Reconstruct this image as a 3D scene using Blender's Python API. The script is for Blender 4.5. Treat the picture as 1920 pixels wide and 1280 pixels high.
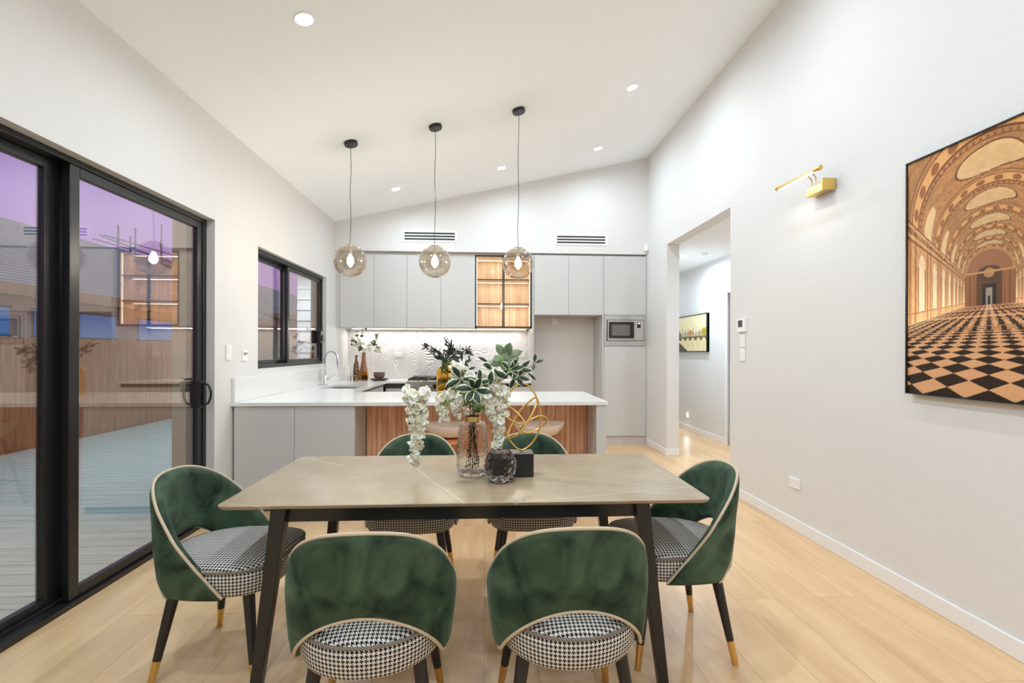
import bpy, bmesh, math, random
import numpy as np
from mathutils import Vector, Matrix
R = math.radians; PI = math.pi
S = bpy.context.scene; COL = S.collection
for o in list(bpy.data.objects): bpy.data.objects.remove(o)

# ------------------------------------------------------------------ camera, world, exposure
cam = bpy.data.cameras.new('camera'); cam.sensor_width = 36; cam.lens = 901.84/1920*36
cam.shift_y = (657.6-640)/1920; cam.clip_start = 0.05; cam.clip_end = 200
co = bpy.data.objects.new('camera', cam); COL.objects.link(co)
a_, r_ = .056, .0028
fw = Vector((math.sin(a_), math.cos(a_), 0)); rt = Vector((math.cos(a_), -math.sin(a_), 0)); up = Vector((0, 0, 1))
rt2 = rt*math.cos(r_)-up*(-math.sin(r_)); up2 = up*math.cos(r_)-rt*math.sin(r_)
M = Matrix((rt2, up2, -fw)).transposed().to_4x4(); M.translation = Vector((0, 0, 1.33)); co.matrix_world = M
S.camera = co
S.view_settings.view_transform = 'Standard'; S.view_settings.look = 'None'
S.view_settings.gamma = 1; S.view_settings.use_curve_mapping = False
S.view_settings.exposure = 0.0
S.cycles.max_bounces = 14; S.cycles.diffuse_bounces = 8; S.cycles.transparent_max_bounces = 16
S.cycles.sample_clamp_indirect = 6; S.cycles.caustics_refractive = False; S.cycles.caustics_reflective = False

W = bpy.data.worlds.new('twilight_sky'); S.world = W; W.use_nodes = True
wn = W.node_tree; wn.nodes.clear()
out = wn.nodes.new('ShaderNodeOutputWorld'); bg = wn.nodes.new('ShaderNodeBackground')
tc = wn.nodes.new('ShaderNodeTexCoord'); sx = wn.nodes.new('ShaderNodeSeparateXYZ'); rp = wn.nodes.new('ShaderNodeValToRGB')
wn.links.new(tc.outputs['Generated'], sx.inputs[0]); wn.links.new(sx.outputs['Z'], rp.inputs[0])
e = rp.color_ramp.elements
e[0].position = 0.0; e[0].color = (.55, .36, .62, 1)
e[1].position = 1.0; e[1].color = (.85, 1.35, 1.45, 1)
for p, c in ((.14, (.54, .33, .80, 1)), (.24, (.46, .30, .84, 1)), (.36, (.44, .27, .62, 1)), (.5, (.55, 1.0, 1.2, 1))):
    n = e.new(p); n.color = c
wn.links.new(rp.outputs[0], bg.inputs[0]); bg.inputs[1].default_value = .92; wn.links.new(bg.outputs[0], out.inputs[0])

K = .49          # one scale for all the lamps in the house
def area(name, loc, rot, sx_, sy_, watt, col=(.74, .885, 1.0), shape='RECTANGLE', spread=180, parent=None):
    l = bpy.data.lights.new(name, 'AREA'); l.shape = shape; l.size = sx_; l.size_y = sy_; l.energy = watt*K; l.color = col; l.spread = R(spread)
    o = bpy.data.objects.new(name, l); COL.objects.link(o); o.location = loc; o.rotation_euler = rot
    if parent: o.parent = parent
    return o

# ------------------------------------------------------------------ materials
def srgb(r, g, b): return tuple(((c/255)/12.92 if c/255 <= .04045 else ((c/255+.055)/1.055)**2.4) for c in (r, g, b))+(1,)
MATS = {}
def mat(name, col, rough=.5, metal=0, spec=.5, **k):
    m = bpy.data.materials.new(name); m.use_nodes = True; b = m.node_tree.nodes['Principled BSDF']
    b.inputs['Base Color'].default_value = col; b.inputs['Roughness'].default_value = rough
    b.inputs['Metallic'].default_value = metal; b.inputs['Specular IOR Level'].default_value = spec
    for kk, v in k.items(): b.inputs[kk.replace('_', ' ')].default_value = v
    return m
def nt(m): return m.node_tree, m.node_tree.nodes['Principled BSDF']
def N(t, kind, **k):
    n = t.nodes.new('ShaderNode'+kind)
    for a, v in k.items(): setattr(n, a, v)
    return n
def noise_col(m, c1, c2, scale=5, detail=4, stretch=(1, 1, 1), bump=0, lo=.35, hi=.65, dist=0, coord='Object', bd=.002):
    t, b = nt(m); tc = N(t, 'TexCoord'); mp = N(t, 'Mapping'); mp.inputs['Scale'].default_value = stretch
    nz = N(t, 'TexNoise'); nz.inputs['Scale'].default_value = scale; nz.inputs['Detail'].default_value = detail; nz.inputs['Distortion'].default_value = dist
    cr = N(t, 'ValToRGB'); cr.color_ramp.elements[0].color = c1; cr.color_ramp.elements[1].color = c2
    cr.color_ramp.elements[0].position = lo; cr.color_ramp.elements[1].position = hi
    t.links.new(tc.outputs[coord], mp.inputs[0]); t.links.new(mp.outputs[0], nz.inputs['Vector']); t.links.new(nz.outputs['Fac'], cr.inputs[0])
    t.links.new(cr.outputs[0], b.inputs['Base Color'])
    if bump:
        bp = N(t, 'Bump'); bp.inputs['Strength'].default_value = bump; bp.inputs['Distance'].default_value = bd
        t.links.new(nz.outputs['Fac'], bp.inputs['Height']); t.links.new(bp.outputs[0], b.inputs['Normal'])
    return m
def math_(t, op, a, b=None, c=None):
    n = N(t, 'Math', operation=op)
    for i, v in enumerate((a, b, c)):
        if v is None: continue
        if isinstance(v, (int, float)): n.inputs[i].default_value = v
        else: t.links.new(v, n.inputs[i])
    return n.outputs[0]
def emis(name, col, s):
    m = bpy.data.materials.new(name); m.use_nodes = True; t = m.node_tree; t.nodes.clear()
    o = N(t, 'OutputMaterial'); e = N(t, 'Emission'); e.inputs[0].default_value = col; e.inputs[1].default_value = s
    t.links.new(e.outputs[0], o.inputs[0]); return m
def pane_glass(name, tint, refl, r0, rough=0.0, power=4.0):
    m = bpy.data.materials.new(name); m.use_nodes = True; t = m.node_tree; t.nodes.clear()
    o = N(t, 'OutputMaterial'); tr = N(t, 'BsdfTransparent'); gl = N(t, 'BsdfGlossy'); mx = N(t, 'MixShader'); g = N(t, 'NewGeometry')
    tr.inputs[0].default_value = tint; gl.inputs[0].default_value = refl; gl.inputs['Roughness'].default_value = rough
    d = N(t, 'VectorMath', operation='DOT_PRODUCT'); t.links.new(g.outputs['Normal'], d.inputs[0]); t.links.new(g.outputs['Incoming'], d.inputs[1])
    c = math_(t, 'SUBTRACT', 1.0, math_(t, 'ABSOLUTE', d.outputs['Value']))
    f = math_(t, 'ADD', math_(t, 'MULTIPLY', math_(t, 'POWER', c, power), 1-r0), r0)
    t.links.new(f, mx.inputs[0]); t.links.new(tr.outputs[0], mx.inputs[1]); t.links.new(gl.outputs[0], mx.inputs[2]); t.links.new(mx.outputs[0], o.inputs[0])
    return m

m_wall = mat('wall_paint', (.80, .785, .77, 1), .55, spec=.25)
noise_col(m_wall, (.712, .70, .692, 1), (.727, .715, .707, 1), 60, 2, bump=.03)
m_ceil = mat('ceiling_paint', (.895, .92, .94, 1), .7, spec=.1)
m_trim = mat('white_gloss_trim', (.82, .82, .83, 1), .35)
m_plate = mat('white_plastic', (.86, .86, .85, 1), .3)
m_black = mat('black_aluminium', (.012, .012, .013, 1), .28)
m_blackwood = mat('black_lacquer', (.012, .011, .011, 1), .32)
m_grey = mat('grey_cabinet', (.585, .58, .57, 1), .38, spec=.4)
m_grey2 = mat('grey_cabinet_edge', (.50, .49, .485, 1), .4)
m_gap = mat('shadow_gap', (.05, .05, .05, 1), .8)
m_gold = mat('brushed_gold', (.80, .52, .16, 1), .25, 1)
m_brass = mat('brass_tip', (.72, .47, .17, 1), .28, 1)
m_steel = mat('stainless_steel', (.66, .64, .61, 1), .24, 1)
m_chrome = mat('chrome', (.8, .8, .82, 1), .06, 1)
m_darkglass = mat('dark_glass', (.02, .018, .016, 1), .08)
m_pipe = mat('cream_piping', srgb(196, 178, 152), .7)
m_spipe = mat('taupe_piping', srgb(120, 110, 98), .75)
m_stonewhite = mat('white_stone', (.80, .80, .79, 1), .16, spec=.45)
noise_col(m_stonewhite, (.78, .78, .77, 1), (.82, .82, .81, 1), 120, 3)
m_cream = mat('cream_shell', srgb(246, 232, 218), .4)
m_stoolwood = mat('orange_beech', srgb(190, 110, 50), .4); noise_col(m_stoolwood, srgb(180, 98, 42), srgb(205, 128, 66), 8, 4, (1, 1, .12))

# floor planks
m_floor = mat('oak_plank', (.6, .4, .25, 1), .33, spec=.45)
t, b = nt(m_floor)
tc = N(t, 'TexCoord'); mp = N(t, 'Mapping'); mp.inputs['Rotation'].default_value = (0, 0, R(90))
br = N(t, 'TexBrick'); br.inputs['Color1'].default_value = (.0, .0, .0, 1); br.inputs['Color2'].default_value = (1, 1, 1, 1); br.inputs['Mortar'].default_value = (.5, .5, .5, 1)
br.inputs['Scale'].default_value = 1; br.inputs['Mortar Size'].default_value = .0009; br.inputs['Brick Width'].default_value = 1.83; br.inputs['Row Height'].default_value = .225; br.offset = .37
t.links.new(tc.outputs['Object'], mp.inputs[0]); t.links.new(mp.outputs[0], br.inputs['Vector'])
mp2 = N(t, 'Mapping'); mp2.inputs['Scale'].default_value = (6, .7, 1); t.links.new(tc.outputs['Object'], mp2.inputs[0])
ad = N(t, 'VectorMath', operation='ADD'); t.links.new(mp2.outputs[0], ad.inputs[0])
sc = N(t, 'VectorMath', operation='SCALE'); sc.inputs['Scale'].default_value = 13; t.links.new(br.outputs['Color'], sc.inputs[0]); t.links.new(sc.outputs[0], ad.inputs[1])
nz = N(t, 'TexNoise'); nz.inputs['Scale'].default_value = 1.6; nz.inputs['Detail'].default_value = 7; nz.inputs['Distortion'].default_value = .6; nz.inputs['Roughness'].default_value = .6
t.links.new(ad.outputs[0], nz.inputs['Vector'])
cr = N(t, 'ValToRGB'); E_ = cr.color_ramp.elements; E_[0].position = .3; E_[0].color = srgb(212, 172, 128); E_[1].position = .72; E_[1].color = srgb(234, 200, 156)
t.links.new(nz.outputs['Fac'], cr.inputs[0])
mx = N(t, 'Mix', data_type='RGBA', blend_type='MULTIPLY'); mx.inputs[0].default_value = 1
cr2 = N(t, 'ValToRGB'); cr2.color_ramp.elements[0].color = (.90, .885, .87, 1); cr2.color_ramp.elements[1].color = (1.0, 1.0, 1.0, 1)
t.links.new(br.outputs['Color'], cr2.inputs[0]); t.links.new(cr.outputs[0], mx.inputs[6]); t.links.new(cr2.outputs[0], mx.inputs[7])
mx3 = N(t, 'Mix', data_type='RGBA'); mx3.inputs[7].default_value = srgb(150, 112, 78); t.links.new(br.outputs['Fac'], mx3.inputs[0]); t.links.new(mx.outputs[2], mx3.inputs[6])
t.links.new(mx3.outputs[2], b.inputs['Base Color'])
bp = N(t, 'Bump'); bp.inputs['Strength'].default_value = .05; bp.inputs['Distance'].default_value = .002; t.links.new(nz.outputs['Fac'], bp.inputs['Height']); t.links.new(bp.outputs[0], b.inputs['Normal'])

# green velvet
m_velvet = mat('green_velvet', srgb(38, 74, 50), .8, spec=.15)
noise_col(m_velvet, srgb(31, 46, 36), srgb(82, 102, 80), 6.5, 6, bump=.12, lo=.33, hi=.70, dist=.9, bd=.003)
nt(m_velvet)[1].inputs['Sheen Weight'].default_value = .35; nt(m_velvet)[1].inputs['Sheen Roughness'].default_value = .35
nt(m_velvet)[1].inputs['Sheen Tint'].default_value = srgb(150, 175, 150)

# houndstooth: warp / weft / 2-2 twill on the seat's own UVs (one unit = one repeat)
m_hound = mat('houndstooth_fabric', (.5, .5, .5, 1), .85, spec=.1)
t, b = nt(m_hound); uvn = N(t, 'UVMap'); uvn.uv_map = 'UVMap'; s = N(t, 'SeparateXYZ'); t.links.new(uvn.outputs[0], s.inputs[0])
fx = math_(t, 'FRACT', s.outputs[0]); fy = math_(t, 'FRACT', s.outputs[1])
wx = math_(t, 'LESS_THAN', fx, .5); wy = math_(t, 'LESS_THAN', fy, .5)
tw = math_(t, 'LESS_THAN', math_(t, 'FRACT', math_(t, 'MULTIPLY', math_(t, 'ADD', s.outputs[0], s.outputs[1]), 2.0)), .5)
val = math_(t, 'ADD', math_(t, 'MULTIPLY', wx, tw), math_(t, 'MULTIPLY', wy, math_(t, 'SUBTRACT', 1.0, tw)))
mx = N(t, 'Mix', data_type='RGBA'); mx.inputs[6].default_value = (.72, .68, .63, 1); mx.inputs[7].default_value = (.016, .014, .015, 1)
t.links.new(val, mx.inputs[0]); t.links.new(mx.outputs[2], b.inputs['Base Color'])

# sintered stone table top
m_stone = mat('taupe_sintered_stone', (.4, .36, .3, 1), .36, spec=.4)
t, b = nt(m_stone); tc = N(t, 'TexCoord'); nz = N(t, 'TexNoise'); nz.inputs['Scale'].default_value = 3.2; nz.inputs['Detail'].default_value = 9; nz.inputs['Roughness'].default_value = .65
t.links.new(tc.outputs['Object'], nz.inputs['Vector']); cr = N(t, 'ValToRGB'); cr.color_ramp.elements[0].position = .32; cr.color_ramp.elements[1].position = .68
cr.color_ramp.elements[0].color = srgb(146, 127, 100); cr.color_ramp.elements[1].color = srgb(174, 154, 125); t.links.new(nz.outputs['Fac'], cr.inputs[0])
vo = N(t, 'TexVoronoi', feature='DISTANCE_TO_EDGE'); vo.inputs['Scale'].default_value = 1.15; mp = N(t, 'Mapping'); mp.inputs['Rotation'].default_value = (0, 0, .5); mp.inputs['Scale'].default_value = (.8, 1.5, 1)
mp.inputs['Location'].default_value = (.3, .2, 0)
nz2 = N(t, 'TexNoise'); nz2.inputs['Scale'].default_value = 5; vm = N(t, 'VectorMath', operation='SCALE'); vm.inputs['Scale'].default_value = .03
t.links.new(tc.outputs['Object'], nz2.inputs['Vector']); t.links.new(nz2.outputs['Color'], vm.inputs[0]); va = N(t, 'VectorMath', operation='ADD')
t.links.new(tc.outputs['Object'], va.inputs[0]); t.links.new(vm.outputs[0], va.inputs[1]); t.links.new(va.outputs[0], mp.inputs[0]); t.links.new(mp.outputs[0], vo.inputs['Vector'])
vein = math_(t, 'LESS_THAN', vo.outputs['Distance'], .0035); mx = N(t, 'Mix', data_type='RGBA'); mx.inputs[7].default_value = srgb(205, 190, 165)
t.links.new(math_(t, 'MULTIPLY', vein, .42), mx.inputs[0]); t.links.new(cr.outputs[0], mx.inputs[6]); t.links.new(mx.outputs[2], b.inputs['Base Color'])

# slatted walnut
m_slat = mat('walnut_slat', srgb(150, 100, 66), .5)
noise_col(m_slat, srgb(212, 158, 122), srgb(240, 196, 160), 7, 5, (4, 4, .35), bump=.1)
m_oakback = mat('oak_veneer', srgb(205, 165, 115), .45); noise_col(m_oakback, srgb(202, 176, 146), srgb(232, 212, 184), 10, 5, (3, 3, .12))

# splashback with carved wave ridges
m_splash = mat('wave_relief_splashback', (.74, .735, .73, 1), .25)
t, b = nt(m_splash); tc = N(t, 'TexCoord'); n1 = N(t, 'TexNoise'); n1.inputs['Scale'].default_value = 2.4; n1.inputs['Detail'].default_value = .5
t.links.new(tc.outputs['Object'], n1.inputs['Vector']); s1 = math_(t, 'SINE', math_(t, 'MULTIPLY', n1.outputs['Fac'], 230.0))
v2 = N(t, 'TexVoronoi'); v2.inputs['Scale'].default_value = 3; t.links.new(tc.outputs['Object'], v2.inputs['Vector'])
bp = N(t, 'Bump'); bp.inputs['Strength'].default_value = .55; bp.inputs['Distance'].default_value = .004; t.links.new(s1, bp.inputs['Height']); t.links.new(bp.outputs[0], b.inputs['Normal'])

m_slider_glass = pane_glass('tinted_door_glass', (.93, .94, .95, 1), (1, .84, .72, 1), .17)
m_clear = pane_glass('clear_cabinet_glass', (.98, .98, .98, 1), (1, 1, 1, 1), .02)
m_smoke = pane_glass('smoked_globe_glass', (.76, .70, .62, 1), (.95, .9, .84, 1), .18, power=2.6)
def glassm(name, col, rough=.0, bump=0, scale=60, alpha=None, ior=1.45):
    m = bpy.data.materials.new(name); m.use_nodes = True; t, b = nt(m)
    b.inputs['Base Color'].default_value = col; b.inputs['Roughness'].default_value = rough; b.inputs['Transmission Weight'].default_value = 1; b.inputs['IOR'].default_value = ior
    if bump:
        tc = N(t, 'TexCoord'); v = N(t, 'TexVoronoi', feature='SMOOTH_F1'); v.inputs['Scale'].default_value = scale; t.links.new(tc.outputs['Object'], v.inputs['Vector'])
        bp = N(t, 'Bump'); bp.inputs['Strength'].default_value = bump; bp.inputs['Distance'].default_value = .004
        t.links.new(v.outputs['Distance'], bp.inputs['Height']); t.links.new(bp.outputs[0], b.inputs['Normal'])
    return m
m_vglass = glassm('crackled_clear_glass', (.97, .95, .93, 1), .02, .6, 130, ior=1.18)
m_cglass = glassm('smoky_cut_glass', (.50, .48, .50, 1), .01, 0, 55, ior=1.42)
m_amber = glassm('amber_glass', (1.0, .74, .26, 1), .04, .25, 45, ior=1.15)
m_bulb = emis('filament_glow', (.96, .94, .88, 1), 390)
m_lens = emis('downlight_glow', (1, .97, .93, 1), 16)
m_led = emis('warm_led', (1, .88, .72, 1), 4)
m_ledw = emis('picture_tube_glow', (1, .95, .85, 1), 6)

# ------------------------------------------------------------------ mesh builder
def total_off(p):
    v = Vector((0, 0, 0))
    while p: v += Vector(p.location); p = p.parent
    return v
class MB:
    def __init__(s): s.v = []; s.f = []; s.uv = {}
    def add(s, vs, fs):
        k = len(s.v); s.v += [tuple(p) for p in vs]; s.f += [tuple(i+k for i in f) for f in fs]; return k
    def box(s, x0, x1, y0, y1, z0, z1):
        if x0 > x1: x0, x1 = x1, x0
        if y0 > y1: y0, y1 = y1, y0
        if z0 > z1: z0, z1 = z1, z0
        s.add([(x0, y0, z0), (x1, y0, z0), (x1, y1, z0), (x0, y1, z0), (x0, y0, z1), (x1, y0, z1), (x1, y1, z1), (x0, y1, z1)],
              [(0, 3, 2, 1), (4, 5, 6, 7), (0, 1, 5, 4), (1, 2, 6, 5), (2, 3, 7, 6), (3, 0, 4, 7)]); return s
    def prism(s, pts, axis, a, b):
        n = len(pts)
        def P(p, w): return {0: (w, p[0], p[1]), 1: (p[0], w, p[1]), 2: (p[0], p[1], w)}[axis]
        s.add([P(p, a) for p in pts]+[P(p, b) for p in pts],
              [tuple(range(n))[::-1], tuple(range(n, 2*n))]+[(i, (i+1) % n, n+(i+1) % n, n+i) for i in range(n)]); return s
    def loft(s, rings, cap=(True, True), closed=True):
        n = len(rings[0]); k = len(s.v)
        for r in rings: s.v += [tuple(p) for p in r]
        for j in range(len(rings)-1):
            for i in range(n if closed else n-1):
                s.f.append((k+j*n+i, k+j*n+(i+1) % n, k+(j+1)*n+(i+1) % n, k+(j+1)*n+i))
        if cap[0]: s.f.append(tuple(k+i for i in range(n))[::-1])
        if cap[1]: s.f.append(tuple(k+(len(rings)-1)*n+i for i in range(n)))
        return s
    def cyl(s, p0, p1, r0, r1=None, n=16):
        r1 = r0 if r1 is None else r1; p0 = Vector(p0); p1 = Vector(p1); d = (p1-p0).normalized()
        u = d.orthogonal().normalized(); w = d.cross(u)
        ring = lambda p, r: [p+(u*math.cos(2*PI*i/n)+w*math.sin(2*PI*i/n))*r for i in range(n)]
        return s.loft([ring(p0, r0), ring(p1, r1)])
    def tube(s, pts, r, n=8, closed=False):
        pts = [Vector(p) for p in pts]; m = len(pts); rs = r if isinstance(r, (list, tuple)) else [r]*m
        rings = []; u = None
        for i in range(m):
            a = pts[(i-1) % m] if (closed or i > 0) else pts[0]; b = pts[(i+1) % m] if (closed or i < m-1) else pts[-1]
            d = (b-a).normalized()
            u = d.orthogonal().normalized() if u is None else (u-d*u.dot(d)).normalized()
            w = d.cross(u); rings.append([pts[i]+(u*math.cos(2*PI*j/n)+w*math.sin(2*PI*j/n))*rs[i] for j in range(n)])
        if closed:
            # find best rotational offset for seam
            best = min(range(n), key=lambda q: (rings[0][q]-rings[-1][0]).length)
            rings.append([rings[0][(j+best) % n] for j in range(n)]); return s.loft(rings, (False, False))
        return s.loft(rings)
    def lathe(s, prof, c=(0, 0, 0), n=32, cap=(True, True)):
        return s.loft([[(c[0]+r*math.cos(2*PI*i/n), c[1]+r*math.sin(2*PI*i/n), c[2]+z) for i in range(n)] for r, z in prof], cap)
    def build(s, name, m, parent=None, smooth=False, bevel=0, uvs=None, ang=40, seg=2, subsurf=0, origin=None):
        me = bpy.data.meshes.new(name)
        off = total_off(parent) if parent else Vector((0, 0, 0))
        if not parent:
            A = np.array(s.v); off = Vector(((A[:, 0].min()+A[:, 0].max())/2, (A[:, 1].min()+A[:, 1].max())/2, A[:, 2].min())) if origin is None else Vector(origin)
        me.from_pydata([(x-off.x, y-off.y, z-off.z) for x, y, z in s.v], [], s.f)
        if uvs is not None:
            l = me.uv_layers.new(name='UVMap')
            for lp in me.loops: l.data[lp.index].uv = uvs[lp.vertex_index]
        me.update()
        bm = bmesh.new(); bm.from_mesh(me); bmesh.ops.recalc_face_normals(bm, faces=bm.faces); bm.to_mesh(me); bm.free()
        if smooth:
            for p in me.polygons: p.use_smooth = True
            me.set_sharp_from_angle(angle=R(ang))
        if m: me.materials.append(m)
        o = bpy.data.objects.new(name, me); COL.objects.link(o)
        if parent: o.parent = parent
        else: o.location = off
        if bevel:
            bv = o.modifiers.new('bevel', 'BEVEL'); bv.width = bevel; bv.segments = seg; bv.limit_method = 'ANGLE'; bv.angle_limit = R(35)
        if subsurf:
            sd = o.modifiers.new('sub', 'SUBSURF'); sd.levels = sd.render_levels = subsurf
        return o
def Bx(*a): return MB().box(*a)
def tag(o, label=None, cat=None, group=None, kind=None):
    if label: o['label'] = label
    if cat: o['category'] = cat
    if group: o['group'] = group
    if kind: o['kind'] = kind
    return o
def thing(name, label, cat, loc=(0, 0, 0), rz=0, group=None):
    o = bpy.data.objects.new(name, None); COL.objects.link(o); o.location = loc; o.rotation_euler = (0, 0, rz); o.empty_display_size = .1
    return tag(o, label, cat, group)
def struct(o, label=None, cat=None): return tag(o, label, cat, None, 'structure')
def copy_tree(o, parent=None):
    c = o.copy(); COL.objects.link(c)
    if parent: c.parent = parent
    for ch in [x for x in bpy.data.objects if x.parent is o]: copy_tree(ch, c)
    return c

# ------------------------------------------------------------------ room shell
XL, XR, YR, YB = -2.07, 2.313, -3.6, 6.748
ceil = lambda x: 3.103+.2251*(x+2.0715)
struct(MB().box(-2.28, 3.6, YR-.2, 10.2, -.12, 0).build('floor', m_floor, origin=(0, 0, 0)), 'pale oak plank floor of the dining room and hallway', 'floor')
struct(MB().prism([(-2.3, ceil(-2.3)), (2.6, ceil(2.6)), (2.6, ceil(2.6)+.15), (-2.3, ceil(-2.3)+.15)], 1, YR-.2, 7.7).build('ceiling', m_ceil), 'white raked ceiling rising to the right', 'ceiling')
wl = MB(); x0 = -2.27
D0, D1, DZ = .95, 3.81, 2.325; W0, W1, WZ0, WZ1 = 4.512, 6.405, 1.152, 2.28
wl.box(x0, XL, YR, D0, -.1, 3.12).box(x0, XL, D0, D1, DZ, 3.12).box(x0, XL, D1, W0, -.1, 3.12).box(x0, XL, W0, W1, -.1, WZ0).box(x0, XL, W0, W1, WZ1, 3.12).box(x0, XL, W1, 7.6, -.1, 3.12)
struct(wl.build('wall_left', m_wall), 'white wall holding the black sliding door and kitchen window', 'wall')
wr = MB(); x1 = XR+.16
wr.box(XR, x1, YR, 4.425, 0, 4.12).box(XR, x1, 4.425, 6.011, 2.695, 4.12).box(XR, x1, 6.011, 7.6, 0, 4.12)
struct(wr.build('wall_right', m_wall), 'white wall with the large framed hall picture and hallway opening', 'wall')
wb = MB().prism([(XL, 2.71), (XR, 2.71), (XR, ceil(XR)+.02), (XL, ceil(XL)+.02)], 1, YB, 7.6).box(XL, XR, 7.44, 7.6, 0, 2.71)
struct(wb.build('wall_back', m_wall), 'white end wall above and behind the kitchen cabinets', 'wall')
struct(Bx(XL, XR, YR-.1, YR, 0, 4.1).build('wall_front', m_wall), 'white wall behind the viewer', 'wall')
# hallway
XH = 3.432
hw = MB().box(XH, XH+.15, 6.70, 10, 0, 2.8).box(XH, XH+.15, 5.85, 6.70, 2.2, 2.8).box(XH, XH+.15, 3, 5.85, 0, 2.8).box(XH+.15, XH+.25, 5.7, 6.8, 0, 2.8)
struct(hw.build('wall_hall', m_wall), 'white hallway wall with the small framed bridge picture', 'wall')
struct(MB().box(x1, XH, 9.95, 10.1, 0, 2.8).box(x1, XH, 2.9, 3.0, 0, 2.8).box(x1-.02, x1, 7.6, 10, 0, 2.8).build('wall_hall_end', m_wall), 'white wall closing the hallway', 'wall')
struct(Bx(x1, XH+.3, 2.9, 10.1, 2.695, 2.8).build('ceiling', m_ceil), 'flat white hallway ceiling', 'ceiling')
dr = struct(MB().box(XH-.012, XH, 6.63, 6.70, 0, 2.23).box(XH-.012, XH, 5.85, 6.63, 2.16, 2.23).box(XH-.012, XH, 5.78, 5.85, 0, 2.23).build('door_2', m_trim), 'white framed door on the hallway wall', 'door')
Bx(XH+.06, XH+.10, 5.86, 6.69, .005, 2.155).build('door_leaf', m_trim, dr)
# baseboards
def bb(name, *boxes):
    m = MB()
    for q in boxes: m.box(*q)
    return struct(m.build(name, m_trim, bevel=.004), 'white skirting board', 'baseboard')
bb('baseboard_right', (XR-.014, XR, YR, 4.425, 0, .088), (XR-.014, XR, 6.011, 6.70, 0, .088), (XR-.014, x1, 5.997, 6.011, 0, .088), (XR-.014, x1, 4.425, 4.439, 0, .088))
bb('baseboard_left', (XL, XL+.014, YR, D0, 0, .088), (XL, XL+.014, D1+.0, 4.05, 0, .088))
bb('baseboard_hall', (XH-.014, XH, 6.70, 9.95, 0, .088), (XH-.014, XH, 3, 5.78, 0, .088))
bb('baseboard_front', (XL, XR, YR, YR+.014, 0, .088))

# ------------------------------------------------------------------ sliding door
sd = struct(MB().box(-2.255, -2.115, D0, D1, -.09, .028).box(-2.255, -2.13, D0, D1, 2.292, 2.324).box(-2.255, -2.13, D0, D0+.05, .028, 2.3).box(-2.255, -2.13, 3.765, 3.809, .028, 2.3)
            .box(-2.19, -2.18, D0, D1, .028, .045).build('door_1', m_black, bevel=.003), 'black aluminium sliding glass door to the deck', 'door')
def sash(name, xa, xb, y0, y1, z0, z1, st, rail, parent, gm=m_slider_glass, bot=None):
    bot = bot or rail
    f = MB().box(xa, xb, y0, y0+st, z0, z1).box(xa, xb, y1-st, y1, z0, z1).box(xa, xb, y0+st, y1-st, z0, z0+bot).box(xa, xb, y0+st, y1-st, z1-rail, z1)
    o = f.build(name, m_black, parent, bevel=.003)
    Bx((xa+xb)/2-.003, (xa+xb)/2+.003, y0+st, y1-st, z0+bot, z1-rail).build('glass_pane', gm, o)
    return o
s1 = sash('sliding_panel', -2.175, -2.137, 2.60, 3.764, .032, 2.290, .062, .05, sd)
s2 = sash('fixed_panel', -2.235, -2.197, 1.0, 2.66, .032, 2.290, .135, .05, sd)
h = MB().box(-2.137, -2.118, 3.705, 3.745, .90, 1.10)
h.tube([(-2.118, 3.735, .92), (-2.075, 3.735, .93), (-2.058, 3.735, .97), (-2.055, 3.735, 1.0), (-2.058, 3.735, 1.03), (-2.075, 3.735, 1.07), (-2.118, 3.735, 1.08)], .009, 8)
h.box(-2.125, -2.10, 3.728, 3.742, .93, 1.07)
h.tube([(-2.175, 3.72, .92), (-2.215, 3.72, .93), (-2.225, 3.72, 1.0), (-2.215, 3.72, 1.07), (-2.175, 3.72, 1.08)], .009, 8)
h.build('door_handle', m_black, s1, bevel=.003)
# kitchen window
wd = struct(MB().box(-2.24, -2.115, W0, W1, WZ0, WZ0+.04).box(-2.24, -2.115, W0, W1, WZ1-.04, WZ1).box(-2.24, -2.115, W0, W0+.02, WZ0+.04, WZ1-.04).box(-2.24, -2.115, W1-.045, W1, WZ0+.04, WZ1-.04)
            .build('window_1', m_black, bevel=.003), 'black aluminium sliding kitchen window over the bench', 'window')
sash('window_sash', -2.165, -2.13, 5.32, W1-.045, WZ0+.04, WZ1-.04, .05, .04, wd)
sash('window_sash', -2.225, -2.19, W0+.02, 5.40, WZ0+.04, WZ1-.04, .05, .04, wd)
MB().box(-2.13, -2.085, 6.24, 6.34, 1.42, 1.58).box(-2.085, -2.07, 6.26, 6.32, 1.45, 1.52).build('window_latch', m_black, wd, bevel=.008)
struct(Bx(-2.13, XL+.004, W0+.001, W1-.001, WZ0, WZ0+.006).build('trim_1', m_trim), 'white sill under the kitchen window', 'trim')

# ------------------------------------------------------------------ downlights
def downlight(x, y, label, watt=38, flat=None, group='ceiling downlights'):
    z = ceil(x) if flat is None else flat
    th = thing('ceiling_downlight', label, 'light', (x, y, z-.012), 0, group)
    ang = -math.atan(.2251) if flat is None else 0
    prof = [(.062, .008), (.060, .0), (.053, -.002), (.051, .003)]
    rim = MB().lathe(prof, (0, 0, 0), 32, (False, False)); le = MB().lathe([(.052, .0025), (.001, .0025)], (0, 0, 0), 32, (False, True))
    for mb, nm, mm in ((rim, 'rim', m_trim), (le, 'lens', m_lens)):
        mb.v = [(p[0]+x, p[1]+y, p[2]+z-.004) for p in mb.v]; o = mb.build(nm, mm, th, smooth=True)
        o.data.transform(Matrix.Translation((0, 0, 0)) @ Matrix.Rotation(ang, 4, 'Y'))
    area('downlight_lamp', (0, 0, -.004), (0, ang, 0), .085, .085, watt, shape='DISK', spread=172, parent=th)
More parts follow.
